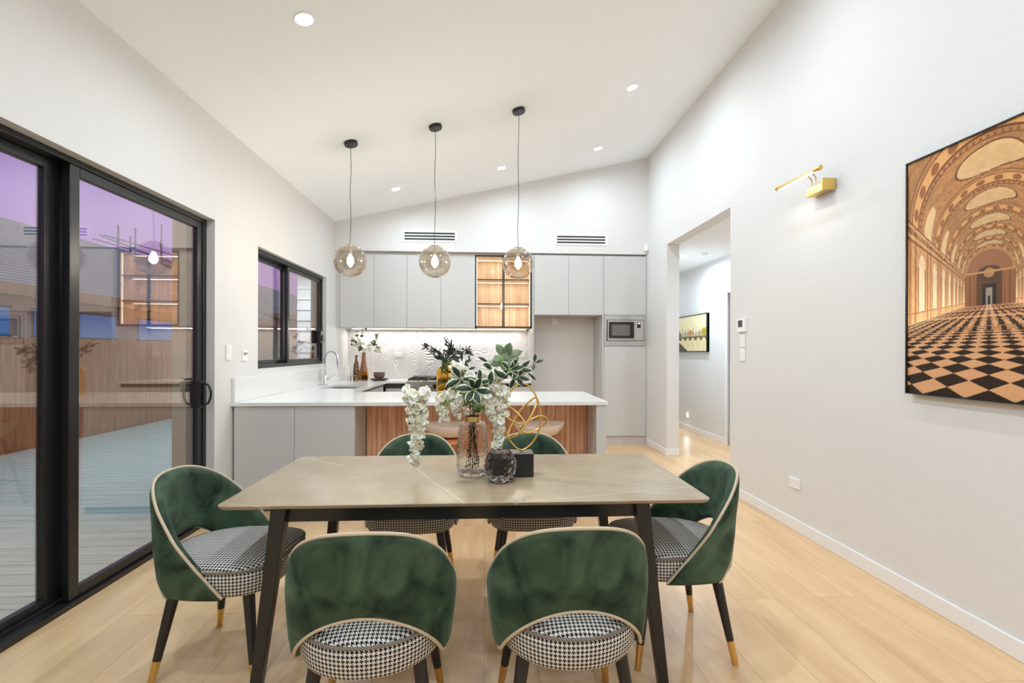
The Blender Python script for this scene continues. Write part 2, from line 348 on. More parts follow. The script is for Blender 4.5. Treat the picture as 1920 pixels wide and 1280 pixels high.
downlight(-1.09, 2.96, 'round white downlight nearest the viewer, high above the dining table')
downlight(1.42, 4.59, 'round white downlight between the pendants and the right wall', 27)
downlight(1.42, 6.0, 'round white downlight over the microwave cabinet, rightmost of the back row', 24)
downlight(.2, 6.0, 'round white downlight in the middle of the back row by the tall pendant', 24)
downlight(-1.1, 6.0, 'round white downlight at the left of the back row behind the left pendant', 24)
for x, y, w, q in ((1.42, 2.96, 20, 'above the right dining chair'), (.2, 2.2, 44, 'directly above the dining table'), (-1.09, .9, 34, 'above the sliding door, near the viewer'), (1.42, .9, 20, 'near the viewer by the large picture wall'), (-1.09, -1.2, 38, 'behind the viewer on the window side'), (1.42, -1.2, 34, 'behind the viewer on the picture side'), (.2, -.2, 44, 'above the viewer'), (.2, -2.6, 38, 'last one, by the wall behind the viewer')):
    downlight(x, y, 'added out-of-view downlight '+q, w)  # eight downlights out of view, added to light the room evenly
downlight(2.91, 6.88, 'round white downlight in the hallway ceiling', 52, 2.695, 'hallway lights')
downlight(2.95, 4.6, 'round white downlight in the hallway ceiling nearer the dining room', 34, 2.695, 'hallway lights')
downlight(2.95, 9.1, 'round white downlight at the hidden end of the hallway', 20, 2.695, 'hallway lights')
tag(MB().lathe([(.055, 0), (.055, -.02), (.045, -.03), (.01, -.03)], (3.05, 6.55, 2.695), 28).build('smoke_alarm', m_plate, smooth=True), 'flat white smoke alarm beside the hallway downlight', 'smoke alarm')

# ------------------------------------------------------------------ pendants
def pendant(x, y, zc, label):
    th = thing('pendant_light', label, 'light', (x, y, zc), 0, 'glass globe pendants over the island'); zt = ceil(x)
    can = MB().lathe([(.062, 0), (.062, -.022), (.058, -.030), (.004, -.031)], (0, 0, 0), 32)
    can.v = [tuple(Matrix.Rotation(-math.atan(.2251), 3, 'Y') @ Vector(p)+Vector((x, y, zt))) for p in can.v]; can.build('canopy', m_black, th, smooth=True)
    w = [(x+.004*math.sin(i*.9+x), y, zt-.02+(zc+.148-zt)*i/14) for i in range(15)]; MB().tube(w, .0028, 6).build('cord', m_black, th, smooth=True)
    R_ = .152; prof = [(.042, R_*math.cos(.28))]+[(R_*math.sin(.28+(PI-.28)*i/22), R_*math.cos(.28+(PI-.28)*i/22)) for i in range(1, 22)]+[(.001, -R_)]
    MB().lathe([(r, z) for r, z in prof], (x, y, zc), 40, (False, True)).build('glass_globe', m_smoke, th, smooth=True, ang=80)
    MB().lathe([(.043, .149), (.043, .153), (.02, .156), (.018, .10), (.019, .06), (.004, .058)], (x, y, zc), 24).build('lamp_socket', m_black if False else m_steel, th, smooth=True)
    MB().lathe([(.008, .062), (.013, .05), (.026, .022), (.031, 0), (.029, -.022), (.016, -.040), (.001, -.046)], (x, y, zc), 20).build('bulb', m_bulb, th, smooth=True, ang=80)
pendant(-1.266, 4.6, 2.17, 'smoked glass globe pendant at the left, hanging by the kitchen window')
pendant(-.478, 4.6, 2.172, 'smoked glass globe pendant in the middle, hanging before the air vent')
pendant(.314, 4.6, 2.166, 'smoked glass globe pendant at the right, hanging before the lit display cabinet')

# ------------------------------------------------------------------ kitchen cabinets
FY = 6.74; UY = 6.80
def door(x0, x1, y, z0, z1, parent, mm=m_grey, name='door'):
    return Bx(x0+.0018, x1-.0018, y, y+.018, z0+.0015, z1-.0015).build(name, mm, parent, bevel=.0012)
def unit(name, label, x0, x1, y, yb, z0, z1, doors, group=None, body=m_grey2):
    th = thing(name, label, 'cabinet', ((x0+x1)/2, (y+yb)/2, z0), 0, group)
    MB().box(x0, x1, y+.019, yb, z0, z1).build('carcass', body, th)
    MB().box(x0+.004, x1-.004, y+.0165, y+.019, z0+.004, z1-.004).build('dark_reveal', m_gap, th)
    for d in doors: door(*d[:2], y, *d[2:], th)
    return th
ub = (-2.01, -1.55, -1.094, -.62, -.142)
unit('wall_cabinet', 'grey two-door wall cabinet at the left by the kitchen window', ub[0], ub[2]-.0005, UY, 7.42, 1.655, 2.68, [(ub[0], ub[1], 1.655, 2.68), (ub[1], ub[2], 1.655, 2.68)], 'grey wall cabinets')
unit('wall_cabinet', 'grey two-door wall cabinet directly left of the lit glass cabinet', ub[2]+.0005, ub[4]-.0005, UY, 7.42, 1.655, 2.68, [(ub[2], ub[3], 1.655, 2.68), (ub[3], ub[4], 1.655, 2.68)], 'grey wall cabinets')
struct(MB().box(XL, ub[0]-.001, UY+.005, 7.42, 1.655, 2.70).box(ub[0], 2.30, UY+.02, 7.4, 2.6825, 2.708).box(.660, .688, FY+.004, 7.43, .905, 2.68).build('trim_2', m_grey2), 'grey filler panels round the kitchen cabinets', 'trim')
# lit display cabinet
dc = thing('display_cabinet', 'lit glass-fronted display cabinet with black frame and oak lining', 'cabinet', (.258, 7.0, 1.655))
X0, X1 = -.140, .656
MB().box(X0, X0+.018, UY+.02, 7.42, 1.655, 2.68).box(X1-.018, X1, UY+.02, 7.42, 1.655, 2.68).box(X0, X1, UY+.02, 7.42, 2.662, 2.68).box(X0, X1, UY+.02, 7.42, 1.655, 1.673).build('carcass', m_oakback, dc)
Bx(X0+.018, X1-.018, 7.18, 7.20, 1.673, 2.662).build('back_panel', m_oakback, dc)
for z in (1.99, 2.335):
    Bx(X0+.02, X1-.02, UY+.05, 7.175, z, z+.014).build('shelf', m_oakback, dc)
    Bx(X0+.022, X1-.022, UY+.037, UY+.049, z, z+.014).build('shelf_edge', m_black, dc)
xm = (X0+X1)/2
for a, b2 in ((X0, xm-.001), (xm+.001, X1)):
    f = MB().box(a, a+.016, UY, UY+.018, 1.655, 2.68).box(b2-.016, b2, UY, UY+.018, 1.655, 2.68).box(a, b2, UY, UY+.018, 1.655, 1.675).box(a, b2, UY, UY+.018, 2.66, 2.68).build('door', m_black, dc)
    Bx(a+.016, b2-.016, UY+.007, UY+.011, 1.675, 2.66).build('glass_pane', m_clear, f)
led = MB()
for z in (1.985, 2.33, 2.655): led.box(X0+.03, X1-.03, 7.10, 7.112, z-.004, z)
led.box(X0+.0185, X0+.026, UY+.045, UY+.055, 1.69, 2.65).box(X1-.026, X1-.0185, UY+.045, UY+.055, 1.69, 2.65).build('led_strip', m_led, dc)
for z in (1.98, 2.325, 2.65): area('cabinet_strip_lamp', (xm-.258, .02, z-1.655-.006), (0, 0, 0), .7, .03, 3.0, (1, .90, .76), parent=dc)
# over-fridge + tall
unit('overhead_cabinet', 'grey two-door overhead cabinet above the empty fridge space', .69, 1.662, FY, 7.43, 1.84, 2.68, [(.69, 1.175, 1.84, 2.68), (1.175, 1.662, 1.84, 2.68)])
struct(Bx(.69, 1.66, 7.30, 7.40, 0, 1.838).build('wall_recess', m_wall), 'pale wall at the back of the fridge space', 'wall')
struct(MB().box(1.662, 1.682, FY+.002, 7.43, 0, 2.68).build('trim_3', m_grey), 'grey side panel right of the fridge space', 'trim')
tag(MB().box(1.02, 1.10, 7.285, 7.30, 1.73, 1.83).build('power_outlet', m_plate, bevel=.002), 'white power outlet high inside the fridge space', 'outlet')
th = unit('pantry_cabinet', 'tall grey pantry cabinet holding the built-in microwave', 1.684, 2.292, FY, 7.43, .12, 2.68, [(1.684, 2.290, 1.842, 2.68), (1.684, 2.290, .125, 1.402)])
Bx(1.684, 2.292, FY+.03, FY+.045, 0, .12).build('kickboard', m_grey, th)
struct(Bx(2.293, XR, FY+.006, 7.43, 0, 2.70).build('trim_4', m_grey), 'narrow grey filler beside the pantry', 'trim')
mw = thing('microwave_oven', 'built-in stainless steel microwave with dark window in tall cabinet', 'microwave', (1.987, FY, 1.405))
MB().box(1.686, 2.288, FY-.004, FY+.016, 1.405, 1.475).box(1.686, 2.288, FY-.004, FY+.016, 1.775, 1.839).box(1.686, 1.722, FY-.004, FY+.016, 1.475, 1.775).box(2.262, 2.288, FY-.004, FY+.016, 1.475, 1.775).build('trim_frame', m_steel, mw, bevel=.001)
MB().box(1.722, 2.262, FY-.002, FY+.016, 1.475, 1.775).build('recess', m_black, mw)
MB().box(1.732, 2.122, FY-.022, FY-.003, 1.482, 1.768).box(2.125, 2.252, FY-.022, FY-.003, 1.482, 1.768).build('front_plate', m_steel, mw, bevel=.0015)
wdw = MB().box(1.748, 2.110, FY-.025, FY-.0225, 1.512, 1.745).build('window', m_darkglass, mw)
Bx(1.79, 2.05, FY-.0262, FY-.0255, 1.55, 1.705).build('mesh_screen', mat('grey_mesh', srgb(105, 103, 98), .4), wdw)
Bx(2.155, 2.205, FY-.025, FY-.0222, 1.66, 1.74).build('display', mat('black_panel', (.01, .01, .012, 1), .2), mw)
Bx(2.163, 2.197, FY-.0262, FY-.0252, 1.717, 1.731).build('clock', emis('violet_digits', (.55, .5, 1, 1), 3), mw)
MB().cyl((2.185, FY-.022, 1.52), (2.185, FY-.045, 1.52), .017, .015, 24).build('dial', m_steel, mw, smooth=True)
# bulkhead vents
def vent(x0, x1, z0, z1, label):
    th = thing('air_vent', label, 'vent', ((x0+x1)/2, YB, z0), 0, 'slot air vents above the cabinets')
    Bx(x0, x1, YB-.003, YB, z0, z1).build('dark_slot', m_gap, th)
    f = MB().box(x0-.03, x0, YB-.008, YB, z0-.012, z1+.012).box(x1, x1+.03, YB-.008, YB, z0-.012, z1+.012)
    sl_z = [z0+.012+k*.0405 for k in range(3)]
    f.box(x0, x1, YB-.008, YB, z0-.012, sl_z[0]).box(x0, x1, YB-.008, YB, sl_z[2]+.025, z1+.012).build('frame', m_plate, th)
    for k in (0, 1): Bx(x0, x1, YB-.008, YB-.0005, sl_z[k]+.025, sl_z[k+1]).build('blade', m_plate, th)
vent(-1.12, -.425, 2.855, 2.99, 'white slot air vent above the left cabinets')
vent(1.01, 1.70, 2.84, 2.975, 'white slot air vent above the fridge space')
ms = MB().box(2.262, 2.312, 6.70, YB, 2.76, 2.86).lathe([(.001, -.02), (.016, -.016), (.022, 0), (.018, .018), (.001, .024)], (2.28, 6.705, 2.765), 16)
tag(ms.build('motion_sensor', m_plate, smooth=True, bevel=.004), 'small white motion sensor in the corner above the pantry', 'sensor')

# splashback, benches
tag(Bx(-.175, .658, 6.80, 7.424, .871, .9).build('benchtop', m_stonewhite), 'short white stone benchtop between stove and fridge space', 'benchtop')
sp = tag(Bx(-2.068, .658, 7.425, 7.438, .901, 1.655).build('splashback', m_splash, origin=(0, 7.43, .9)), 'white splashback carved with wavy ridges under the wall cabinets', 'splashback')
area('under_cabinet_lamp', (-.7, 7.30, 1.648), (R(-12), 0, 0), 2.5, .03, 46, (1, .97, .93))
tag(Bx(-1.98, .62, 7.285, 7.31, 1.648, 1.6545).build('under_cabinet_strip', m_led), 'warm light strip glowing beneath the wall cabinets', 'light strip')
bt = MB().box(-2.069, 1.048, 4.044, 5.083, .871, .9).box(-2.069, -1.37, 5.083, 5.53, .871, .9).box(-2.069, -1.37, 6.12, 7.424, .871, .9)
bt.box(-2.069, -1.87, 5.53, 6.12, .871, .9).box(-1.47, -1.37, 5.53, 6.12, .871, .9).box(-1.37, -1.095, 6.80, 7.424, .871, .9)
tag(bt.build('benchtop', m_stonewhite), 'white stone benchtop running from island to back wall', 'benchtop')
tag(Bx(-2.069, -2.045, 4.062, 7.423, .901, 1.103).build('upstand', m_stonewhite, bevel=.002), 'low white stone upstand along the window wall', 'upstand')
def hollow(x0, x1, y0, y1, z0, z1, w=.012):
    return MB().box(x0, x1, y0, y1, z0, z0+w).box(x0, x0+w, y0, y1, z0, z1).box(x1-w, x1, y0, y1, z0, z1).box(x0, x1, y0, y0+w, z0, z1).box(x0, x1, y1-w, y1, z0, z1)
sk = thing('kitchen_sink', 'undermount steel sink in the bench below the window', 'sink', (-1.67, 5.82, .68))
hollow(-1.88, -1.46, 5.52, 6.13, .68, .87).build('basin', m_steel, sk)
MB().cyl((-1.67, 5.82, .692), (-1.67, 5.82, .696), .045, n=24).build('drain', m_chrome, sk, smooth=True)
fc = thing('kitchen_tap', 'chrome gooseneck kitchen tap standing beside the sink', 'tap', (-1.985, 6.1, .9))
MB().lathe([(.028, 0), (.028, .01), (.022, .02), (.022, .11), (.017, .12), (.004, .121)], (-1.985, 6.1, .901), 24).build('tap_body', m_chrome, fc, smooth=True)
pts = [(-1.985, 6.1, 1.0), (-1.985, 6.1, 1.22)]+[(-1.985+.085*(1-math.cos(q)), 6.1-.02*(1-math.cos(q)), 1.22+.095*math.sin(q)) for q in [PI*i/14 for i in range(1, 13)]]+[(-1.815, 6.06, 1.16)]
MB().tube(pts, .0115, 12).build('spout', m_chrome, fc, smooth=True)
MB().cyl((-1.817, 6.062, 1.19), (-1.808, 6.058, 1.10), .016, .017, 16).build('spray_head', m_chrome, fc, smooth=True)
MB().cyl((-1.97, 6.1, .97), (-1.93, 6.09, .985), .016, n=16).cyl((-1.935, 6.09, .98), (-1.86, 6.07, 1.03), .008, .006, 12).build('lever', m_chrome, fc, smooth=True)
# island carcass
ki = unit('kitchen_island', 'grey kitchen island with walnut slatted front below the white benchtop', -2.055, -1.078, 4.060, 5.05, .0, .870, [(-2.053, -1.568, .06, .868), (-1.568, -1.079, .06, .868)])
sl = MB(); x = -1.072
while x < .944:
    x2 = min(x+.043, .946); sl.box(x, x2, 4.437, 4.452, .002, .869); x += .0455
sl.build('slatted_panel', m_slat, ki, bevel=.003)
Bx(-1.076, .948, 4.4525, 5.05, 0, .870).build('panel_backing', m_gap, ki)
Bx(.950, 1.035, 4.055, 5.06, 0, .870).build('end_panel', m_grey, ki, bevel=.002)
# back base cabinets
rc = unit('return_cabinet', 'grey base cabinet below the sink bench', -2.055, -1.40, 5.06, 7.42, 0, .679, [])
MB().box(-2.055, -1.40, 5.09, 5.50, .68, .869).box(-1.42, -1.40, 5.50, 6.72, .68, .845).build('top_rail', m_grey2, rc)
unit('base_cabinet', 'grey base cabinet between sink corner and stove', -1.395, -1.11, 6.83, 7.42, 0, .855, [(-1.39, -1.112, .1, .80)])
unit('base_cabinet', 'grey base cabinet right of the stove', -.165, .658, 6.83, 7.42, 0, .870, [(-.163, .25, .1, .82), (.25, .656, .1, .82)])
st = thing('gas_stove', 'freestanding stainless steel gas stove against the splashback', 'stove', (-.635, 7.07, 0))
MB().box(-1.09, -.18, 6.76, 7.40, .08, .905).box(-1.09, -.18, 7.36, 7.42, .905, .955).build('stove_body', m_steel, st, bevel=.004)
MB().box(-1.05, -.22, 6.735, 6.76, .15, .72).build('oven_door', m_darkglass, st, bevel=.004)
MB().cyl((-1.0, 6.70, .745), (-.27, 6.70, .745), .011, n=12).cyl((-.98, 6.70, .745), (-.98, 6.76, .745), .008).cyl((-.29, 6.70, .745), (-.29, 6.76, .745), .008).build('oven_handle', m_steel, st, smooth=True)
for i in range(6): MB().cyl((-1.0+i*.12, 6.76, .83), (-1.0+i*.12, 6.725, .83), .022, .018, 18).build('control_knob', m_black if i % 2 else m_steel, st, smooth=True)
Bx(-.72, -.52, 6.752, 6.759, .805, .86).build('clock_display', m_darkglass, st)
for i, xx in enumerate((-.95, -.635, -.32)):
    g = MB()
    for q in (-.12, 0, .12): g.box(xx+q-.006, xx+q+.006, 6.82, 7.30, .922, .938)
    for q in (6.84, 6.98, 7.14, 7.28): g.box(xx-.13, xx+.13, q-.006, q+.006, .918, .932)
    for q in (-.12, .12):
        for w in (6.84, 7.28): g.box(xx+q-.008, xx+q+.008, w-.008, w+.008, .905, .925)
    g.build('pot_grate', m_black, st)

# power points
def plate(name, label, cat, box, kids=(), group=None):
    o = tag(Bx(*box).build(name, m_plate, bevel=.002), label, cat, group)
    for nm, bx, mm in kids: Bx(*bx).build(nm, mm, o)
    return o
for x, lb in ((-1.315, 'white double power outlet on the splashback left of the stove'), (.56, 'white double power outlet on the splashback near the fridge space')):
    plate('power_outlet', lb, 'outlet', (x-.057, x+.057, 7.412, 7.4245, 1.235, 1.305), [('socket', (x+q-.014, x+q+.014, 7.410, 7.412, 1.25, 1.285), m_trim) for q in (-.028, .028)])
plate('light_switch', 'tall white light switch between sliding door and window', 'switch', (XL, XL+.012, 3.965, 4.035, 1.25, 1.37), [('rocker', (XL+.012, XL+.014, 3.985, 4.015, 1.30, 1.33), m_trim)])
plate('power_outlet', 'small white power outlet left of the kitchen window', 'outlet', (XL, XL+.012, 4.22, 4.30, 1.24, 1.33), [('socket', (XL+.012, XL+.0135, 4.232, 4.255, 1.29, 1.31), m_spipe), ('socket', (XL+.012, XL+.0135, 4.265, 4.288, 1.29, 1.31), m_spipe)])
plate('power_outlet', 'white power outlet low on the right wall', 'outlet', (XR-.012, XR, 3.40, 3.52, .315, .39), [('socket', (XR-.0135, XR-.012, 3.415, 3.45, .34, .375), m_trim), ('socket', (XR-.0135, XR-.012, 3.47, 3.505, .34, .375), m_trim)])
plate('thermostat', 'white air conditioner control with grey screen on the right wall', 'thermostat', (XR-.022, XR, 4.13, 4.265, 1.505, 1.625), [('screen', (XR-.0235, XR-.022, 4.17, 4.24, 1.55, 1.61), mat('lcd_grey', srgb(70, 72, 68), .25))])
plate('light_switch', 'white light switch directly below the thermostat', 'switch', (XR-.010, XR, 4.155, 4.235, 1.37, 1.485), [('rocker', (XR-.012, XR-.010, 4.185, 4.205, 1.41, 1.44), m_trim)])
plate('light_switch', 'lower white light switch, second below the thermostat', 'switch', (XR-.010, XR, 4.155, 4.235, 1.245, 1.36), [('rocker', (XR-.012, XR-.010, 4.185, 4.205, 1.28, 1.33), m_trim)])
sl_ = thing('step_light', 'small glowing step light low on the hallway wall', 'light', (XH, 7.96, .22), 0, 'hallway lights')
Bx(XH-.008, XH, 7.90, 8.02, .21, .33).build('plate', m_plate, sl_); Bx(XH-.010, XH-.008, 7.935, 7.985, .25, .29).build('lens', m_lens, sl_)
area('step_lamp', (-.02, 0, .05), (0, R(60), 0), .05, .05, 1.2, parent=sl_)

# ------------------------------------------------------------------ picture lamp
pl = thing('picture_lamp', 'gold swing-arm picture lamp on the right wall', 'lamp', (XR, 3.15, 2.42))
MB().box(XR-.075, XR-.004, 3.055, 3.24, 2.405, 2.462).box(XR-.10, XR-.002, 3.048, 3.055, 2.40, 2.478).build('mount_box', m_gold, pl, bevel=.003)
MB().tube([(XR-.09, 3.16, 2.46), (XR-.092, 3.16, 2.50), (XR-.115, 3.165, 2.528), (XR-.145, 3.17, 2.532)], .004, 8).tube([(XR-.09, 3.12, 2.46), (XR-.092, 3.12, 2.505), (XR-.115, 3.125, 2.536), (XR-.145, 3.13, 2.54)], .004, 8).build('curved_arm', m_gold, pl, smooth=True)
MB().cyl((XR-.155, 3.44, 2.535), (XR-.155, 2.995, 2.52), .012, n=16).cyl((XR-.155, 3.455, 2.5355), (XR-.155, 3.44, 2.535), .015, n=16).cyl((XR-.155, 3.01, 2.5205), (XR-.155, 2.985, 2.5197), .016, n=16).cyl((XR-.14, 3.30, 2.548), (XR-.14, 3.24, 2.546), .005, n=8).build('lamp_tube', m_gold, pl, smooth=True)
Bx(XR-.166, XR-.146, 3.05, 3.42, 2.512, 2.519).build('light_bar', m_ledw, pl)
area('picture_lamp_light', (-.15, .08, .085), (0, R(35), 0), .02, .36, 3.0, (1, .93, .82), parent=pl)

# ------------------------------------------------------------------ prints (procedural colour per vertex)
def to_lin(c): return np.where(c <= .04045, c/12.92, ((c+.055)/1.055)**2.4)
def print_plane(name, cols, P, parent, rough=.35):
    # cols: (nv, nu, 3) srgb 0..1 ; P(u, v)->xyz
    nv, nu, _ = cols.shape; vs = []
    off = total_off(parent)
    U, V = np.meshgrid(np.linspace(0, 1, nu), np.linspace(0, 1, nv)); pts = P(U.ravel(), V.ravel())-np.array(off)
    idx = np.arange(nu*nv).reshape(nv, nu)
    f = np.stack([idx[:-1, :-1], idx[:-1, 1:], idx[1:, 1:], idx[1:, :-1]], -1).reshape(-1, 4)
    me = bpy.data.meshes.new(name); me.from_pydata(pts.tolist(), [], f.tolist()); me.update()
    at = me.color_attributes.new('print', 'FLOAT_COLOR', 'POINT'); c = np.ones((nu*nv, 4), np.float32); c[:, :3] = to_lin(np.clip(cols.reshape(-1, 3), 0, 1))
    at.data.foreach_set('color', c.ravel())
    m = mat(name+'_ink', (1, 1, 1, 1), rough, spec=.3); t, b = nt(m); a = N(t, 'Attribute', attribute_name='print'); t.links.new(a.outputs['Color'], b.inputs['Base Color'])
    me.materials.append(m); o = bpy.data.objects.new(name, me); COL.objects.link(o); o.parent = parent; return o
def hall_print(nu, nv):
    u, v = np.meshgrid(np.linspace(0, 1, nu), np.linspace(0, 1, nv)); X = (u-.5)*.85; Z = (v-.375)*1.24
    eps = 1e-6; hf, zs, D0_ = .25, 1.12, 9.0
    d_f = np.where(Z < -eps, hf/np.maximum(-Z, eps), 1e9); d_w = 1/np.maximum(np.abs(X), eps)
    # vault: (Xd)^2+(Zd-zs)^2=1
    A = X*X+Z*Z; Bq = -2*Z*zs; Cq = zs*zs-1; disc = np.maximum(Bq*Bq-4*A*Cq, 0); d_v = (-Bq+np.sqrt(disc))/(2*np.maximum(A, eps))
    up_ = (Z*d_w) > zs; d_s = np.where(up_, np.where(Z > 0, d_v, 1e9), d_w)
    d = np.minimum(np.minimum(d_f, d_s), D0_); isf = (d_f <= d_s) & (d_f < D0_); end = d >= D0_-1e-6; isv = up_ & ~isf & ~end; isw = ~isf & ~end & ~isv
    x = X*d; z = Z*d; c = np.zeros(u.shape+(3,))
    rs = np.random.RandomState(3)
    def nz(a, b, k=6, s=1.0):
        r = np.zeros_like(a); q = np.random.RandomState(k)
        for i in range(7):
            f = s*1.8**i; ph = q.rand(4)*6.28; dr = q.rand(2)*2-1; r += np.sin(a*f*(1+dr[0])+b*f*dr[1]*1.3+ph[0]+1.7*np.sin(b*f*.8+ph[1]))*np.cos(b*f*(1+dr[1])-a*f*dr[0]+ph[2])/(1.5**i)
        return r/2
    # floor
    q = 8.4; A1 = np.floor((x+d*1.0)*q); B1 = np.floor((x-d*1.0)*q); chk = ((A1+B1) % 2)
    fade = np.clip((d-.9)/6, 0, 1)[..., None]; shine = np.exp(-(x/.12)**2)[..., None]*np.clip((d-2)/3, 0, 1)[..., None]
    dark = np.array([.20, .14, .11]); light = np.array([.86, .70, .56]); fl = np.where(chk[..., None] > 0, dark, light)
    fl = fl*(1-fade*.45)+np.array([.78, .55, .40])*fade*.45; fl = fl*(1-shine*.5)+np.array([1, .93, .85])*shine*.5
    fl += (nz(x, d, 9, 5)*.02)[..., None]
    glow = np.exp(-((np.abs(x)-.95)/.25)**2)[..., None]*.35; fl = fl*(1-glow)+np.array([1, .93, .84])*glow
    # walls: pilasters, arches, cornice
    p = (d*1.25) % 1.0; hz = (z+hf)/(zs+hf)
    wcol = np.array([.90, .72, .52])*np.ones_like(fl)
    pil = ((p < .10) | ((p > .26) & (p < .36))); wcol = np.where(pil[..., None], np.array([.74, .52, .34]), wcol)
    arch = ((np.abs(p-.68) < .22*np.sqrt(np.clip(1-((hz-.55)/.2)**2, 0, 1))) & (hz > .55)) | ((np.abs(p-.68) < .22) & (hz > .12) & (hz <= .55))
    wcol = np.where(arch[..., None], np.array([1.0, .93, .82]), wcol)
    wcol = np.where(((np.abs(np.abs(p-.68)-.22) < .03) & (hz > .12) & (hz < .6))[..., None], np.array([.70, .47, .30]), wcol)
    for h0, h1, cc in ((.82, .845, (.62, .40, .25)), (.86, .875, (.98, .82, .62)), (.90, .915, (.58, .37, .22)), (.95, .97, (.97, .8, .6)), (.985, 1.0, (.5, .32, .2)), (.10, .115, (.7, .5, .36))):
        wcol = np.where(((hz > h0) & (hz < h1))[..., None], np.array(cc), wcol)
    den = ((d*14) % 1 < .5) & (hz > .92) & (hz < .945); wcol = np.where(den[..., None], np.array([.52, .34, .2]), wcol)
    wcol = wcol*(.93+.14*np.clip(1-hz, 0, 1))[..., None]+(nz(d*3, z*3, 5, 4)*.05)[..., None]
    wcol = wcol+np.clip(.55-hz, 0, 1)[..., None]*.35
    # vault: ribs, coffers, ornaments
    th = np.arctan2(z-zs, x); vp = (d*.8) % 1.0; an = (th/PI*10) % 1.0
    vc = np.array([.86, .66, .45])*np.ones_like(fl); o = nz(th*3, d*2, 21, 1.6)
    vc = vc*(1-.16*np.clip(np.abs(o)*2, 0, 1)[..., None]); vc = np.where((np.abs(o) < .035)[..., None], np.array([.60, .40, .24]), vc)
    rib = (vp < .22); vc = np.where(rib[..., None], np.array([.93, .74, .52]), vc)
    ros = rib & (((an-.5)**2*16+((vp-.11)/.07)**2) < 1); vc = np.where(ros[..., None], np.array([.66, .45, .28]), vc)
    for e0 in (.0, .21): vc = np.where((np.abs(vp-e0) < .018)[..., None], np.array([.52, .34, .2]), vc)
    for e1 in (.30, .93): vc = np.where((np.abs(vp-e1) < .012)[..., None], np.array([.60, .41, .26]), vc)
    bead = (np.abs(vp-.265) < .025) & (((th/PI*34) % 1) < .45); vc = np.where(bead[..., None], np.array([.62, .43, .27]), vc)
    cart = ((th-PI/2)/.52)**2+((vp-.62)/.26)**2+.12*np.sin(7*th+6*vp)
    vc = np.where((cart < 1)[..., None], np.array([.92, .80, .63])-(nz(th*8, d*6, 31, 2)*.05)[..., None], vc); vc = np.where((np.abs(cart-1) < .09)[..., None], np.array([.50, .33, .2]), vc)
    lun = (np.abs(vp-.61) < .17*np.sqrt(np.clip(1-((np.minimum(th, PI-th)-.05)/.5)**2, 0, 1))); vc = np.where((lun & (np.minimum(th, PI-th) < .5))[..., None], np.array([.96, .86, .70]), vc)
    # end wall
    ec = np.array([.72, .50, .33])*np.ones_like(fl); ec = np.where((((x/.98)**2+((z-zs)/.98)**2 < 1) & (z > zs))[..., None], np.array([.74, .52, .38]), ec)
    ec = np.where((np.abs(x)**2+(z-zs)**2 > .82)[..., None] & (z > zs)[..., None], np.array([.86, .66, .46]), ec)
    ec = np.where((np.abs(x) < .52)[..., None] & (z < .95)[..., None], np.array([.46, .29, .17]), ec)
    ec = np.where((((x/.5)**2+((z-1.05)/.32)**2) < 1)[..., None], np.array([.40, .26, .16]), ec); ec = np.where((((x/.22)**2+((z-1.08)/.2)**2) < 1)[..., None], np.array([.86, .66, .44]), ec)
    ec = np.where(((np.abs(x) < .28) & (z < .62))[..., None], np.array([.12, .08, .06]), ec); ec = np.where(((np.abs(x) < .12) & (z < .45))[..., None], np.array([.75, .72, .70]), ec)
    ec = np.where(((np.abs(x) < .05) & (z < .12))[..., None], np.array([.1, .08, .07]), ec)
    ec = np.where((((np.abs(x)*5.2) % 1 < .2) & (z < zs-.1) & (np.abs(x) > .52))[..., None], np.array([.56, .37, .22]), ec); ec = np.where((np.abs(z-zs) < .05)[..., None], np.array([.92, .74, .52]), ec)
    c = np.where(isf[..., None], fl, c); c = np.where(isw[..., None], wcol, c); c = np.where(isv[..., None], vc, c); c = np.where(end[..., None], ec, c)
    dim = 1-.18*np.clip(d/D0_, 0, 1)[..., None]*(~isf)[..., None]
    c = c*dim; c = np.clip(c, 0, 1); return c**1.12*np.array([1.0, .94, .86])
AY0, AY1, AZ0, AZ1 = 1.628, 2.478, 1.107, 2.345
art = thing('framed_picture', 'large black-framed photograph of an ornate vaulted hall with checkered floor', 'picture', (XR, 2.05, AZ0))
MB().box(XR-.045, XR-.004, AY0, AY0+.007, AZ0, AZ1).box(XR-.045, XR-.004, AY1-.007, AY1, AZ0, AZ1).box(XR-.045, XR-.004, AY0, AY1, AZ0, AZ0+.007).box(XR-.045, XR-.004, AY0, AY1, AZ1-.007, AZ1).box(XR-.03, XR-.004, AY0, AY1, AZ0, AZ1).build('frame', m_black, art)
print_plane('print', hall_print(300, 430), lambda u, v: np.stack([np.full_like(u, XR-.036), AY1-.007-u*(AY1-AY0-.014), AZ0+.007+v*(AZ1-AZ0-.014)], -1), art)
